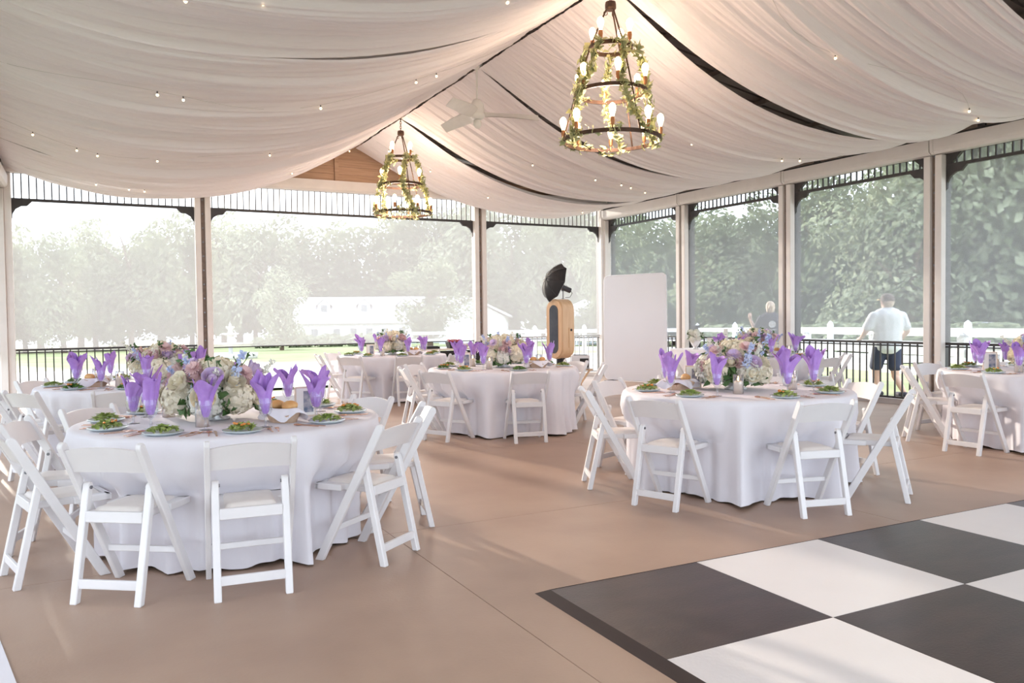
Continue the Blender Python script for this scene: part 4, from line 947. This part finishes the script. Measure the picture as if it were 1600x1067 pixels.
# ------------------------------------------------------------------ people
def solid(caps_, voxel=.016, smooth=6):
    """one continuous skin around tapered limbs: [(p, q, r0, r1[, squash])]"""
    mb = MB()
    for c in caps_:
        p, q, a, b = Vector(c[0]), Vector(c[1]), c[2], c[3]; n = 7
        pts = [p+(q-p)*i/(n-1) for i in range(n)]; rad = [a+(b-a)*i/(n-1) for i in range(n)]
        d = (q-p).normalized() if (q-p).length > 1e-6 else Vector((0, 0, 1))
        pts = [p-d*a*.95, p-d*a*.7, p-d*a*.35]+pts+[q+d*b*.35, q+d*b*.7, q+d*b*.95]; rad = [a*.3, a*.72, a*.94]+rad+[b*.94, b*.72, b*.3]
        m2 = MB().tube(pts, rad, 12)
        if len(c) > 4:
            cy0 = (p.y+q.y)/2; cx0 = (p.x+q.x)/2; m2.v = [(cx0+(v[0]-cx0)*c[4][0], cy0+(v[1]-cy0)*c[4][1], v[2]) for v in m2.v]
        mb.add(m2.v, m2.f)
    me = bpy.data.meshes.new('tmp'); me.from_pydata(mb.v, [], mb.f); o = bpy.data.objects.new('tmp', me); COL.objects.link(o)
    r = o.modifiers.new('r', 'REMESH'); r.mode = 'VOXEL'; r.voxel_size = voxel
    s = o.modifiers.new('s', 'SMOOTH'); s.factor = .5; s.iterations = smooth
    dg = bpy.context.evaluated_depsgraph_get(); dg.update(); res = bpy.data.meshes.new_from_object(o.evaluated_get(dg)); bpy.data.objects.remove(o)
    for p in res.polygons: p.use_smooth = True
    return res
def part(name, me, m, par):
    me.materials.clear(); me.materials.append(m); return link(name, me, par)
def person(x, y, rz, label, pose):
    """figure looks along +y, origin between the feet, 1.78 m tall"""
    r = empty('person', (x, y, gz(x, y)), rz); tag(r, label, 'person')
    J = dict(hip=(0, 0, .93), nk=(0, -.01, 1.50), hd=(0, .01, 1.64))
    legs = pose['legs']; arms = pose['arms']
    body = [((0, 0, .92), (0, -.005, 1.12), .155, .145, (1.05, .78)), ((0, -.005, 1.12), (0, -.01, 1.38), .15, .165, (1.12, .72)), ((-.12, -.01, 1.42), (.12, -.01, 1.42), .075, .075), ((0, -.01, 1.42), (0, .01, 1.56), .06, .055),
            ((0, .005, 1.63), (0, .015, 1.70), .085, .085, (.92, 1.1)), ((0, .06, 1.585), (0, .05, 1.60), .05, .05), ((0, .112, 1.635), (0, .105, 1.65), .014, .010)]
    for s in (-1, 1): body.append(((s*.083, .0, 1.63), (s*.085, -.005, 1.66), .016, .02))
    for s, (kn, an) in zip((-1, 1), legs):
        h = (s*.095, 0, .90); body += [(h, kn, .092, .062), (kn, (kn[0], kn[1]-.015, (kn[2]+an[2])/2+.06), .06, .058), ((kn[0], kn[1]-.015, (kn[2]+an[2])/2+.06), an, .056, .038), ((an[0], an[1]-.03, .04), (an[0]*1.05, an[1]+.15, .035), .04, .032)]
    for s, (el, wr, hand) in zip((-1, 1), arms):
        sh = (s*.195, -.01, 1.415); body += [(sh, el, .056, .043), (el, wr, .043, .029)]
        w = Vector(wr); d = (Vector(hand)-w).normalized(); palm = w+d*.085; sd = d.cross(Vector((0, 1, 0)) if abs(d.y) < .8 else Vector((1, 0, 0))).normalized()
        body.append((w, palm, .028, .036))
        curl = pose.get('curl', (.3, .3))[0 if s < 0 else 1]; bend = Vector((0, 1, 0))*curl
        for k, ln in enumerate((.062, .075, .070, .055)):
            f0 = palm+sd*(k-1.5)*.020; f1 = f0+(d+bend*.5+sd*(k-1.5)*.12).normalized()*ln*.6; f2 = f1+(d+bend*1.6).normalized()*ln*.5
            body += [(f0, f1, .0095, .009), (f1, f2, .009, .008)]
        t0 = w+d*.03+sd*.03; body += [(t0, t0+(d*.6+sd).normalized()*.045, .011, .010), (t0+(d*.6+sd).normalized()*.045, t0+(d*.9+sd*.8).normalized()*.075, .010, .009)]
    part('body', solid(body, .012, 5), M_skin, r)
    # clothes
    sh = [((0, 0, .90), (0, -.005, 1.12), .195, .185, (1.05, .82)), ((0, -.005, 1.12), (0, -.01, 1.38), .187, .200, (1.12, .76)), ((-.13, -.01, 1.42), (.13, -.01, 1.42), .095, .095)]
    for s, (el, wr, hand) in zip((-1, 1), arms):
        a = Vector((s*.19, -.01, 1.415)); e = Vector(el); sh.append((a, a+(e-a)*.72, .084, .078))
    part('shirt', solid(sh, .014, 5), pose['shirt'], r)
    so_ = [((0, 0, .93), (0, 0, .86), .168, .165, (1.05, .8))]
    for s, (kn, an) in zip((-1, 1), legs):
        h = Vector((s*.095, 0, .88)); k = Vector(kn); so_.append((h, h+(k-h)*(.92 if pose.get('short') else 1), .105, .092))
        if not pose.get('short'): so_.append((k, Vector(an)+Vector((0, 0, .05)), .088, .075))
    part('shorts' if pose.get('short') else 'trousers', solid(so_, .014, 5), M_short, r)
    for s, (kn, an) in zip((-1, 1), legs):
        part('shoe', solid([((an[0], an[1]-.045, .045), (an[0]*1.05, an[1]+.165, .035), .05, .042)], .012, 3), M_tee, r)
    return r
face = radians(90)
man = person(12.5, 9.52, radians(-8), 'man in white T-shirt, dark cap and shorts walking outside the railing', dict(shirt=M_tee2, short=True,
    legs=(((-.10, .12, .49), (-.10, .05, .08)), ((.10, -.02, .48), (.11, -.22, .10))), arms=(((-.30, .03, 1.14), (-.25, .24, 1.02), (-.22, .42, .97)), ((.29, .0, 1.14), (.27, .16, .95), (.26, .30, .86))), curl=(.8, .8)))
part('hair', solid([((0, -.012, 1.64), (0, -.005, 1.70), .088, .09, (.94, 1.05))], .014, 3), M_hair, man)
part('cap', solid([((0, .0, 1.705), (0, .0, 1.73), .099, .088, (.96, 1.1))], .012, 3), M_cap, man)
MB().prism([(.09*cos(t)*.95, .06+.15*sin(t)) for t in [pi*k/12 for k in range(13)]], 1.700, 1.712, 'xy').build('cap_brim', M_brim, man)
man.rotation_euler.z = radians(-22); man.scale = (1.28, 1.22, 1.0)
wm = person(12.5, 12.28, radians(-40), 'person in dark T-shirt outside, raising the left hand beside the post', dict(shirt=M_tee, short=False,
    legs=(((-.10, .03, .49), (-.11, -.02, .08)), ((.10, .02, .49), (.11, -.03, .08))), arms=(((-.30, .06, 1.18), (-.40, .16, 1.40), (-.41, .20, 1.60)), ((.29, -.02, 1.14), (.28, .14, .93), (.27, .25, .84))), curl=(.1, .6)))
wm.scale = (.97,)*3
part('hair', solid([((0, -.02, 1.60), (0, -.012, 1.70), .090, .098, (.98, 1.08)), ((0, -.10, 1.66), (0, -.12, 1.68), .05, .045)], .014, 3), M_hair, wm)
pm = MB().lathe([(0, 0), (.075, 0), (.075, .003), (.05, .003), (.045, .001), (0, .001)], 20); pm.v = [(a+.02, -.164-c, b+1.30) for a, b, c in pm.v]; o = pm.build('back_print', M_print, wm); tag(o, 'pale round emblem on the back of the shirt')
for k, (w, z) in enumerate(((.20, 1.185), (.13, 1.155))):
    for q in range(7 if k == 0 else 5): MB().box((.02+(q-(3 if k == 0 else 2))*w/7.5, -.163, z), (w/10, .004, .016-.005*k)).build('print_letter', M_print, wm)
